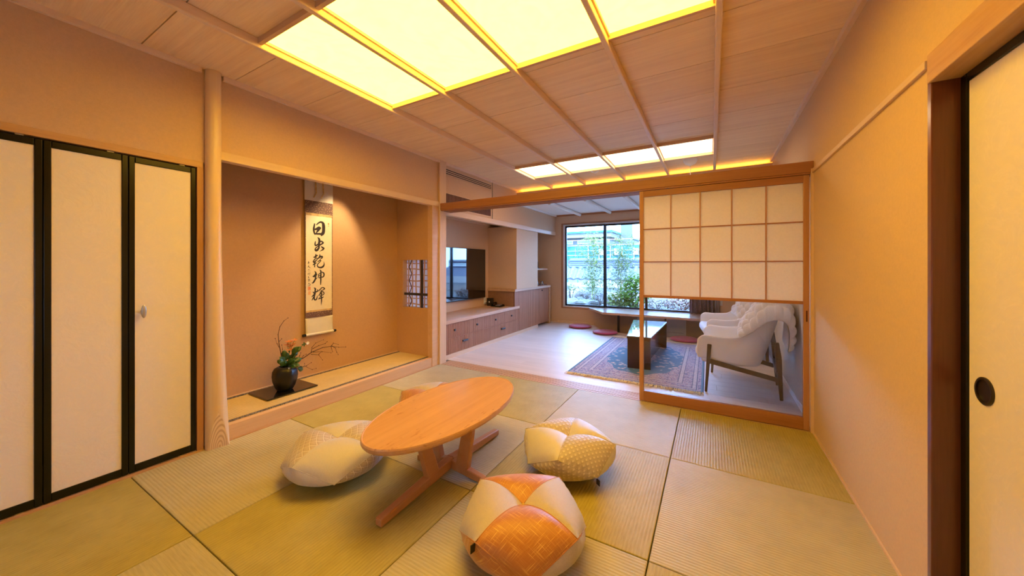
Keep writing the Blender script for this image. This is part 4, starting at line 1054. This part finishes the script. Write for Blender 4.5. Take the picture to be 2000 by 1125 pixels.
pf = thing('tablet_stand', 'small dark tablet leaning on a stand on the niche shelf', 'tablet', (-3.05, 6.3, 1.128))
add('tablet', MB().hexa([(-3.10, 6.24, 1.150), (-3.00, 6.30, 1.150), (-3.006, 6.315, 1.150), (-3.106, 6.255, 1.150)], [(-3.118, 6.275, 1.27), (-3.018, 6.335, 1.27), (-3.024, 6.35, 1.27), (-3.124, 6.29, 1.27)]), 'black_frame', pf)
box('stand', 'black_metal', (-3.08, -3.01, 6.27, 6.35, 1.129, 1.152), pf, .003)
ty = thing('tea_tray', 'small red-brown tray at the end of the countertop', 'tray', (-3.03, 6.45, .788))
box('bottom', 'dark_post', (-3.14, -2.95, 6.30, 6.62, .789, .795), ty)
for d in ((-3.14, -3.13, 6.30, 6.62, .795, .808), (-2.96, -2.95, 6.30, 6.62, .795, .808), (-3.13, -2.96, 6.30, 6.31, .795, .808), (-3.13, -2.96, 6.61, 6.62, .795, .808)): box('rim', 'dark_post', d, ty)
for n_, (x, y) in enumerate(((-3.06, 6.36), (-3.00, 6.46))):
    cu = thing('glass_cup', ['clear upturned glass on the tray, nearer the block wall', 'clear upturned glass on the tray, nearer the window'][n_], 'glass', (x, y, .795), group='glasses on the tea tray')
    add('bowl', MB().lathe([(.036, 0), (.034, .04), (.028, .075), (.0, .076), (.026, .072), (.032, .04), (.034, 0)], (x, y, .7955), 20, cap=False), 'window_glass', cu, smooth=True)
    add('rim', MB().lathe([(.036, 0), (.037, .003), (.036, .006), (.034, .003), (.036, 0)], (x, y, .7955), 20, cap=False), 'white_plastic', cu, smooth=True)

# ------------------------------------------------------------------ desk side
dk = thing('desk', 'long low wooden desk board under the garden window', 'desk', (-.7, 6.55, 0))
dt = MB().prism([(-2.14, 6.83), (-1.70, 6.255), (.64, 6.255), (.64, 6.845), (-2.14, 6.845)], .312, .350)
add('desk_board', dt, 'desk', dk, bevel=.003)
for x in (-1.51, -.70, .12): add('bracket', MB().box(x - .012, x + .012, 6.60, 6.70, -.40, .312), 'black_metal', dk)
hp = thing('panel_heater', 'white panel heater on the wall under the desk', 'heater', (-.75, 6.82, .0))
box('body', 'white_plastic', (-1.20, -.40, 6.79, 6.845, -.14, .24), hp, .004)
for z in (.02, .10): box('rail', 'steel', (-1.17, -.43, 6.784, 6.79, z - .10, z - .092), hp)
box('side_cap', 'soft_white', (-.40, -.388, 6.79, 6.845, -.14, .24), hp)
cu = thing('curtain', 'gathered purple-grey curtain beside the window', 'curtain', (-.15, 6.72, .37))
add('cloth', MB().grid(lambda u, v: (-.335 + .37 * u + .01 * math.sin(9 * u + 3 * v), 6.755 + .030 * math.sin(u * 2 * math.pi * 6 + .6 * math.sin(3 * v)) * (.8 + .3 * v), .372 + (2.12 - .372) * (1 - v)), 90, 14), 'curtain', cu, smooth=True, solid=.003)
add('lining', MB().grid(lambda u, v: (-.24 + .36 * u, 6.80 + .014 * math.sin(u * 2 * math.pi * 7), .376 + (2.12 - .376) * (1 - v)), 70, 6), 'sheer', cu, smooth=True, solid=.002)
add('curtain_rail', MB().box(-.40, .15, 6.74, 6.765, 2.12, 2.14), 'alum_white', cu)
sk = thing('wall_switch', 'white switch plate on the far wall beside the curtain', 'switch', (.125, YF, .58))
box('plate', 'white_plastic', (.088, .160, YF - .008, YF, .515, .645), sk, .002)
for z in (.545, .58, .615): box('rocker', 'alum_white', (.114, .134, YF - .012, YF - .008, z - .011, z + .011), sk)
def zabuton(label, x, y):
    z = thing('round_cushion', label, 'cushion', (x, y, 0), group='round burgundy cushions', local=True)
    add('pad', MB().lathe([(0, .003), (.175, .003), (.20, .010), (.212, .022), (.205, .034), (.18, .043), (.10, .050), (0, .051)], (0, 0, 0), 40, cap=False), 'burgundy', z, smooth=True)
    add('seam', MB().tube([(.213 * math.cos(R(10 * q)), .213 * math.sin(R(10 * q)), .022) for q in range(37)], .003, 6), 'burgundy', z, smooth=True)
    return z
z0 = zabuton('round burgundy cushion furthest left, by the cabinet corner', -2.20, 6.49)
dup(z0, (-1.625, 6.135, 0), R(40), 'round burgundy cushion in the middle, beside the rug corner')
dup(z0, (-.37, 6.16, 0), R(80), 'round burgundy cushion seen through the glass behind the coffee table')

# coffee table
ctb = thing('coffee_table', 'dark brown slab table with a glossy tapered top on the rug', 'table', (-.78, 4.85, 0))
tp = [(-.855, 4.175), (-.598, 4.205), (-.560, 5.48), (-1.02, 5.45)]
add('top_slab', MB().prism(tp, .350, .374), 'brown_lacquer', ctb, bevel=.002)
ins = [(-.852, 4.179), (-.601, 4.208), (-.564, 5.476), (-1.016, 5.446)]
add('gloss_top', MB().prism(ins, .374, .380), 'glossy_sky_tint', ctb, bevel=.001)
add('end_panel', MB().prism([(-.848, 4.178), (-.600, 4.207), (-.600, 4.232), (-.850, 4.203)], .010, .350), 'brown_lacquer', ctb)
add('end_panel', MB().prism([(-1.015, 5.42), (-.563, 5.45), (-.562, 5.476), (-1.018, 5.446)], .010, .350), 'brown_lacquer', ctb)
add('side_panel', MB().prism([(-.70, 4.5), (-.68, 4.5), (-.64, 5.44), (-.66, 5.44)], .010, .350), 'brown_lacquer', ctb)

# rug
RG = (-.745, 4.785)
rg_ = thing('rug', 'blue and rose patterned oriental rug with fringed ends', 'rug', (RG[0], RG[1], 0), R(0.5), local=True)
add('pile', MB().box(-.665, .665, -1.085, 1.085, .0015, .009), 'rug', rg_, bevel=.002)
for s_ in (-1, 1): add('side_binding', MB().tube([(s_ * .665, -1.085, .006), (s_ * .665, 1.085, .006)], .005, 6), 'navy_edge', rg_)
for s_ in (-1, 1):
    fm = MB()
    for q in range(190):
        x = -.665 + 1.33 * q / 189; L = random.uniform(.045, .075); dx = random.uniform(-.022, .022)
        fm.tube([(x, s_ * 1.083, .006), (x + dx * .4, s_ * (1.085 + L * .4), .011 + random.uniform(0, .008)), (x + dx, s_ * (1.085 + L), .004 + random.uniform(0, .006))], [.0042, .0045, .0025], 4)
    o = add('fringe', fm, 'fringe', rg_); o['kind'] = 'stuff'

# armchairs (local: seat faces -X, origin at the middle of the floor print)
def smooth(a, b_, t): t = max(0, min(1, (t - a) / (b_ - a))); return t * t * (3 - 2 * t)
def armchair(label, loc, rz):
    t = thing('armchair', label, 'armchair', loc, rz, 'white shell armchairs', local=True)
    HW = .335
    def plan(s, w, xb, rc):        # s 0..1: one arm tip -> round the back -> other arm tip
        Ls = (xb - rc) + .36; La = math.pi / 2 * rc; Lb = 2 * (w - rc); tot = 2 * Ls + 2 * La + Lb; d = s * tot
        if d < Ls: return Vector((-.36 + d, -w)), 0.0
        d -= Ls
        if d < La: a = d / rc; return Vector((xb - rc + rc * math.sin(a), -w + rc - rc * math.cos(a))), 1.0
        d -= La
        if d < Lb: return Vector((xb, -w + rc + d)), 1.0
        d -= Lb
        if d < La: a = d / rc; return Vector((xb - rc + rc * math.cos(a), w - rc + rc * math.sin(a))), 1.0
        d -= La
        return Vector((xb - rc - d, w)), 0.0
    def shell(u, v):
        pt, _ = plan(u, HW, .285, .20); pb, _ = plan(u, HW * .93, .12, .17)
        hx = (pt.x + .36) / .645
        zt = .548 - .018 * math.sin(math.pi * min(1, hx / .55)) + .30 * smooth(.50, .96, hx)
        zb = .315 - .05 * hx
        fr = smooth(0, .10, hx)                       # rounded arm tip
        zt = zb + .10 + (zt - zb - .10) * (.55 + .45 * fr ** .5)
        p = pb.lerp(pt, v ** .8)
        z = zb + (zt - zb) * v
        bulge = .030 * math.sin(math.pi * v) * (1 - .3 * hx)
        n = Vector((p.x * .25, p.y)).normalized()
        return (p.x + n.x * bulge * .4 + .012 * smooth(.75, 1, hx) * v * v, p.y + n.y * bulge * .5, z)
    add('shell', MB().grid(shell, 72, 14), 'chair_white', t, smooth=True, solid=.026, sub=1)
    add('seat_pan', MB().prism([(-.33, -.29), (.0, -.29), (.11, -.20), (.11, .20), (.0, .29), (-.33, .29)], .265, .315), 'chair_white', t, bevel=.02, seg=3)
    add('seat_cushion', MB().box(-.385, .10, -.285, .285, .31, .42), 'chair_white', t, bevel=.045, seg=5, smooth=True)
    add('back_cushion', MB().hexa([(.02, -.26, .38), (.13, -.26, .38), (.13, .26, .38), (.02, .26, .38)], [(.20, -.24, .78), (.27, -.24, .78), (.27, .24, .78), (.20, .24, .78)]), 'chair_white', t, bevel=.03, seg=4, smooth=True)
    for s_ in (-1, 1):
        add('leg', MB().bar((-.255, s_ * .356, .455), (-.285, s_ * .352, .0), .020, .036, .018, .022, upv=(1, 0, 0)), 'chair_leg', t, bevel=.006)
        rl = MB(); rl.bar((.250, s_ * .300, .520), (.268, s_ * .285, .38), .024, .040, .026, .046, upv=(1, 0, 0)); rl.bar((.268, s_ * .285, .38), (.292, s_ * .235, .0), .026, .046, .018, .026, upv=(1, 0, 0))
        add('leg', rl, 'chair_leg', t, bevel=.006)
        add('side_rail', MB().bar((-.262, s_ * .338, .292), (.265, s_ * .265, .185), .020, .044, .020, .040), 'chair_leg', t, bevel=.004)
    add('cross_rail', MB().bar((.262, -.255, .245), (.262, .255, .245), .022, .040), 'chair_leg', t, bevel=.004)
    add('cross_rail', MB().bar((-.262, -.335, .285), (-.262, .335, .285), .022, .036), 'chair_leg', t, bevel=.004)
    return t
ch1 = armchair('white shell armchair with dark legs nearest the glass door', (.262, 4.115, 0), R(-4))
ch2 = dup(ch1, (.262, 5.33, 0), R(7), 'white shell armchair further back near the desk')
def throw(label, loc, rz, y0, y1, rolls):
    t = thing('throw_blanket', label, 'blanket', loc, rz, 'chunky throws on the armchairs', local=True)
    path = [(-.02, .555), (.04, .64), (.095, .725), (.15, .81), (.205, .868), (.262, .883), (.306, .862), (.325, .79), (.329, .69), (.326, .58), (.318, .47)]
    P = [Vector(p) for p in path]
    def cur(s):
        f = s * (len(P) - 1); i = min(int(f), len(P) - 2); q = f - i
        p0, p1, p2, p3 = P[max(i - 1, 0)], P[i], P[i + 1], P[min(i + 2, len(P) - 1)]
        return .5 * ((2 * p1) + (p2 - p0) * q + (2 * p0 - 5 * p1 + 4 * p2 - p3) * q * q + (3 * p1 - p0 - 3 * p2 + p3) * q ** 3)
    def top(u, v):
        uu = max(.001, min(.999, u)); a = cur(max(0, uu - .01)); b_ = cur(min(1, uu + .01)); tg = (b_ - a).normalized(); n = Vector((-tg.y, tg.x))
        c = cur(uu)
        row = v * rolls; ph = .35 * math.sin(int(row) * 2.3)
        bub = .45 + .55 * abs(math.sin(uu * math.pi * 11 + ph * 3)) ** .7
        h = .050 * (abs(math.sin(math.pi * row)) ** .5) * bub
        edge = min(1, 12 * u, 12 * (1 - u)) ** .5
        y = y0 + (y1 - y0) * v + .022 * math.sin(uu * 5 + v * 2) + (.04 * (uu - .5))
        p = c + n * (.006 + h * edge)
        droop = -.17 * max(0, 1 - v / .38) ** 1.6 * math.sin(math.pi * uu) ** .7
        return (p.x, y, p.y + droop)
    def under(u, v):
        uu = max(.001, min(.999, u)); c = cur(uu); y = y0 + (y1 - y0) * v + .022 * math.sin(uu * 5 + v * 2) + (.04 * (uu - .5))
        return (c.x, y, c.y - .17 * max(0, 1 - v / .38) ** 1.6 * math.sin(math.pi * uu) ** .7)
    mb = MB(); mb.grid(top, 150, rolls * 10); mb.grid(under, 60, 10)
    add('knitted_throw', mb, 'blanket', t, smooth=True)
    return t
throw('chunky pale grey throw over the back of the nearest armchair', (.262, 4.115, .012), R(-4), -.40, .06, 6)
throw('chunky pale grey throw over the back of the further armchair', (.262, 5.33, .012), R(7), -.30, .12, 6)


# ------------------------------------------------------------------ the garden and beyond
struct(box('ground', 'gravel', (-60, 60, 7.0, 120, -.6, .20)), 'pale gravel ground of the garden', 'ground')
struct(box('ground', 'gravel', (-60, 60, -60, YB - .4, -.7, -.5)), 'gravel ground behind the house', 'ground')
gw = thing('garden_wall', 'plastered garden wall with blue-grey tiled coping', 'wall', (-2.5, 11.0, .2), kind='structure')
add('wall_body', MB().box(-9.0, 2.5, 10.86, 11.14, .15, .80), 'wall_plaster_out', gw)
add('lower_band', MB().box(-9.0, 2.5, 10.83, 10.86, .15, .50), 'wall_white_out', gw)
add('roof_bed', MB().hexa([(-9.0, 10.55, .775), (2.5, 10.55, .775), (2.5, 11.45, .775), (-9.0, 11.45, .775)], [(-9.0, 10.93, 1.12), (2.5, 10.93, 1.12), (2.5, 11.07, 1.12), (-9.0, 11.07, 1.12)]), 'kawara', gw)
# one coping tile, shared
TW, TL = .245, .20
tile = MB().grid(lambda u, v: (TW * (u - .02), -TL * v * 1.12, .030 * math.sin(2 * math.pi * u) + .016 - .006 * v), 12, 2)
k = len(tile.v); tile.v += [(x, y, z - .022) for x, y, z in tile.v[:k]]; tile.f += [tuple(i + k for i in f) for f in tile.f[:24]]
nu, nv = 12, 2
tile.f += [(i * 3 + 2, (i + 1) * 3 + 2, (i + 1) * 3 + 2 + k, i * 3 + 2 + k) for i in range(12)]
tmesh = tile.mesh('roof_tile', 'kawara', True)
slope = math.atan2(.345, .38)
for c in range(19):
    for r_ in range(3):
        o = link('roof_tile', tmesh, gw); o.parent = gw
        f = r_ / 3
        o.matrix_parent_inverse = Matrix.Identity(4)
        y = 10.93 - .38 * f; z = 1.125 - .345 * f
        o.location = (-5.2 + c * TW + 2.5, y - 11.0, z + .012 - .2); o.rotation_euler = (slope, 0, 0)
rd = MB()
for q in range(3): rd.box(-4.06, 2.4, 10.90 + .012 * q, 11.10 - .012 * q, 1.12 + .065 * q, 1.17 + .065 * q)
add('ridge_course', rd, 'kawara', gw, bevel=.01)
add('ridge_cap', MB().tube([(-4.06, 11.0, 1.34), (2.4, 11.0, 1.34)], .075, 12), 'kawara', gw, smooth=True)
add('ridge_end', MB().lathe([(.13, 0), (.14, .02), (.10, .05), (0, .06)], (0, 0, 0), 18, cap=True), 'kawara', gw, smooth=True)
re_ = gw.children[-1]; re_.matrix_parent_inverse = Matrix.Identity(4); re_.location = (-1.54, 0, 1.06); re_.rotation_euler = (0, R(-90), 0)

def rock(label, x, y, z, sx, sy, sz, seed):
    rnd = random.Random(seed); mb = MB()
    ph = [rnd.uniform(0, 6) for _ in range(6)]
    def f(u, v):
        a = 2 * math.pi * u; b_ = math.pi * (v - .5)
        r_ = 1 + .16 * math.sin(3 * a + ph[0]) * math.cos(b_) + .12 * math.sin(5 * a + ph[1] + 3 * b_) + .10 * math.sin(4 * b_ + ph[2])
        return (x + sx * r_ * math.cos(a) * math.cos(b_), y + sy * r_ * math.sin(a) * math.cos(b_), z + sz * r_ * math.sin(b_))
    tag(add('garden_rock', mb.grid(f, 22, 12, True), 'stone', smooth=False), label, 'rock', 'garden rocks')
rock('broad flat pale rock at the lower left of the window', -2.75, 8.0, .26, .42, .34, .13, 1)
rock('tall jagged pale rock in front of the garden wall', -3.25, 9.4, .32, .30, .25, .26, 2)
rock('rounded pale rock beside the bamboo foot', -2.55, 9.2, .28, .32, .25, .20, 3)
rock('low pale rock below the jagged one', -3.0, 8.6, .22, .36, .28, .14, 4)
rock('small pale rock between the two bamboos', -2.05, 8.8, .24, .22, .18, .12, 5)

def foliage(mb, n, centre, spread, L, W, rnd, flat=.4, droop=.4):
    for _ in range(n):
        while True:
            p = Vector((rnd.uniform(-1, 1), rnd.uniform(-1, 1), rnd.uniform(-1, 1)))
            if p.length < 1: break
        c = Vector(centre) + Vector((p.x * spread[0], p.y * spread[1], p.z * spread[2]))
        a = rnd.uniform(0, 2 * math.pi); d = Vector((math.cos(a), math.sin(a), rnd.uniform(-droop - .3, .4))).normalized()
        s = d.cross(Vector((rnd.uniform(-flat, flat), rnd.uniform(-flat, flat), 1))).normalized()
        l = L * rnd.uniform(.6, 1.2); w = W * rnd.uniform(.7, 1.2); k = len(mb.v)
        mb.v += [tuple(c), tuple(c + d * l * .4 + s * w), tuple(c + d * l), tuple(c + d * l * .4 - s * w)]
        mb.f.append((k, k + 1, k + 2, k + 3))
def bamboo(label, x, y, h, seed, culms):
    rnd = random.Random(seed); t = thing('bamboo', label, 'bamboo', (x, y, .2), group='garden bamboos')
    lf = MB()
    for q in range(culms):
        bx0, by0 = x + rnd.uniform(-.10, .10), y + rnd.uniform(-.10, .10); lean = Vector((rnd.uniform(-.16, .16), rnd.uniform(-.12, .12)))
        hh = h * rnd.uniform(.8, 1.0)
        pts = [(bx0 + lean.x * s * s, by0 + lean.y * s * s, .2 + hh * s) for s in [w / 8 for w in range(9)]]
        add('culm', MB().tube(pts, [.011 * (1 - .7 * i / 8) for i in range(9)], 6), 'culm', t, smooth=True)
        for i in range(2, 9):
            p = pts[i]; w = .20 * (1.0 - .35 * i / 8)
            foliage(lf, 42, (p[0] + rnd.uniform(-.10, .10), p[1], p[2]), (w, w, .15), .12, .011, rnd)
            for b_ in range(2):
                a = rnd.uniform(0, 6.28); e = (p[0] + .26 * math.cos(a), p[1] + .26 * math.sin(a), p[2] + .16)
                lf.tube([p, e], [.003, .0015], 4); foliage(lf, 22, e, (.10, .10, .08), .12, .010, rnd)
    o = add('foliage', lf, 'leaf_bamboo', t); o['kind'] = 'stuff'
bamboo('feathery pale bamboo behind the left window sash', -2.62, 8.7, 1.75, 11, 4)
bamboo('feathery pale bamboo in the middle of the window', -1.84, 8.3, 1.66, 12, 4)
def bush(label, x, y, z, r_, n, m, seed, L=.09, W=.03, stem='twig', grp='garden bushes'):
    rnd = random.Random(seed); t = thing('bush', label, 'bush', (x, y, .2), group=grp)
    lf = MB(); foliage(lf, n, (x, y, z), r_, L, W, rnd, .8)
    o = add('foliage', lf, m, t); o['kind'] = 'stuff'
    stt = MB()
    for q in range(6): stt.tube([(x, y, .18), (x + rnd.uniform(-.6, .6) * r_[0], y + rnd.uniform(-.5, .5) * r_[1], z + rnd.uniform(-.1, .6) * r_[2])], [.010, .004], 5)
    add('stems', stt, stem, t)
bush('bright green leafy bush at the right of the open view', -1.42, 7.85, .62, (.30, .25, .42), 900, 'leaf_bush', 21, .085, .028)
bush('low green shrub under the middle bamboo', -1.75, 8.0, .40, (.34, .26, .22), 500, 'leaf_bamboo', 22)
bush('dry brown shrub left of the bamboo foot', -2.35, 8.4, .36, (.30, .26, .20), 420, 'dry_plant', 23, .08, .008)
bush('reddish low shrub seen through the glass door', -.55, 8.2, .36, (.36, .25, .17), 700, 'red_leaf', 24, .06, .018)
bush('pale dry low shrub left of the reddish one', -1.05, 8.4, .32, (.40, .25, .13), 600, 'dry_plant', 25, .06, .014)
bush('thin dry grass beside the flat rock', -2.95, 9.0, .42, (.36, .30, .22), 420, 'dry_plant', 26, .16, .004)
bush('small leafy sprig at the left window edge', -3.05, 8.3, .62, (.16, .12, .14), 90, 'leaf_bamboo', 27, .09, .015)

# neighbouring building under scaffold
nb = thing('building', 'pale neighbouring building wrapped with turquoise netting', 'building', (-8, 20, .2))
add('wall', MB().box(-16, -5.2, 20.2, 28, .2, 2.80), 'building_cream', nb)
rf = MB().hexa([(-16.6, 19.7, 2.80), (-4.9, 19.7, 2.80), (-4.9, 28.5, 2.80), (-16.6, 28.5, 2.80)], [(-16.6, 19.7, 3.05), (-4.9, 19.7, 3.05), (-4.9, 28.5, 3.05), (-16.6, 28.5, 3.05)])
add('roof', rf, 'building_cream', nb)
add('roof_edge', MB().box(-16.7, -4.8, 19.62, 28.6, 3.05, 3.17), 'turquoise', nb)
for x in (-9.2, -8.1, -7.0, -5.9):
    w_ = add('window', MB().box(x, x + .80, 20.15, 20.2, 2.46, 2.70), 'alum_white', nb); box('pane', 'win_dark', (x + .04, x + .76, 20.13, 20.15, 2.50, 2.67), w_)
for i in range(8):
    x = -11 + i * 1.05
    add('net_panel', MB().grid(lambda u, v, x=x: (x + 1.0 * u, 19.3 + .03 * math.sin(u * 9 + v * 4), 1.62 + .66 * v), 8, 6), 'net', nb, solid=.01)
add('net_band', MB().box(-11.2, -2.0, 19.25, 19.28, 1.50, 1.66), 'turquoise', nb)
for i in range(14): add('scaffold_pole', MB().tube([(-11 + i * .62, 19.2, .2), (-11 + i * .62, 19.2, 2.75 - .05 * i)], .022, 6), 'pipe_rust' if i > 7 else 'net', nb)
for z in (1.75, 2.0, 2.30, 2.6): add('scaffold_rail', MB().tube([(-11, 19.2, z), (-2.2, 19.2, z)], .018, 6), 'pipe_rust' if z > 2.2 else 'wall_white_out', nb)
for i, x in enumerate((-5.4, -4.6, -3.6)): add('white_sheet', MB().box(x, x + .28, 19.15, 19.18, 1.75, 2.1), 'wall_white_out', nb)
hl = MB().grid(lambda u, v: (-30 + 60 * u, 70 + 12 * v, .2 + (7.0 + .9 * math.sin(u * 9) + .35 * math.sin(u * 61) + .2 * math.sin(u * 133)) * math.sin(math.pi * min(1, .5 * v + .02)) * smooth(.0, .9, u)), 160, 8)
struct(add('hill', hl, 'hill_green'), 'hazy dark wooded hill in the distance', 'hill')
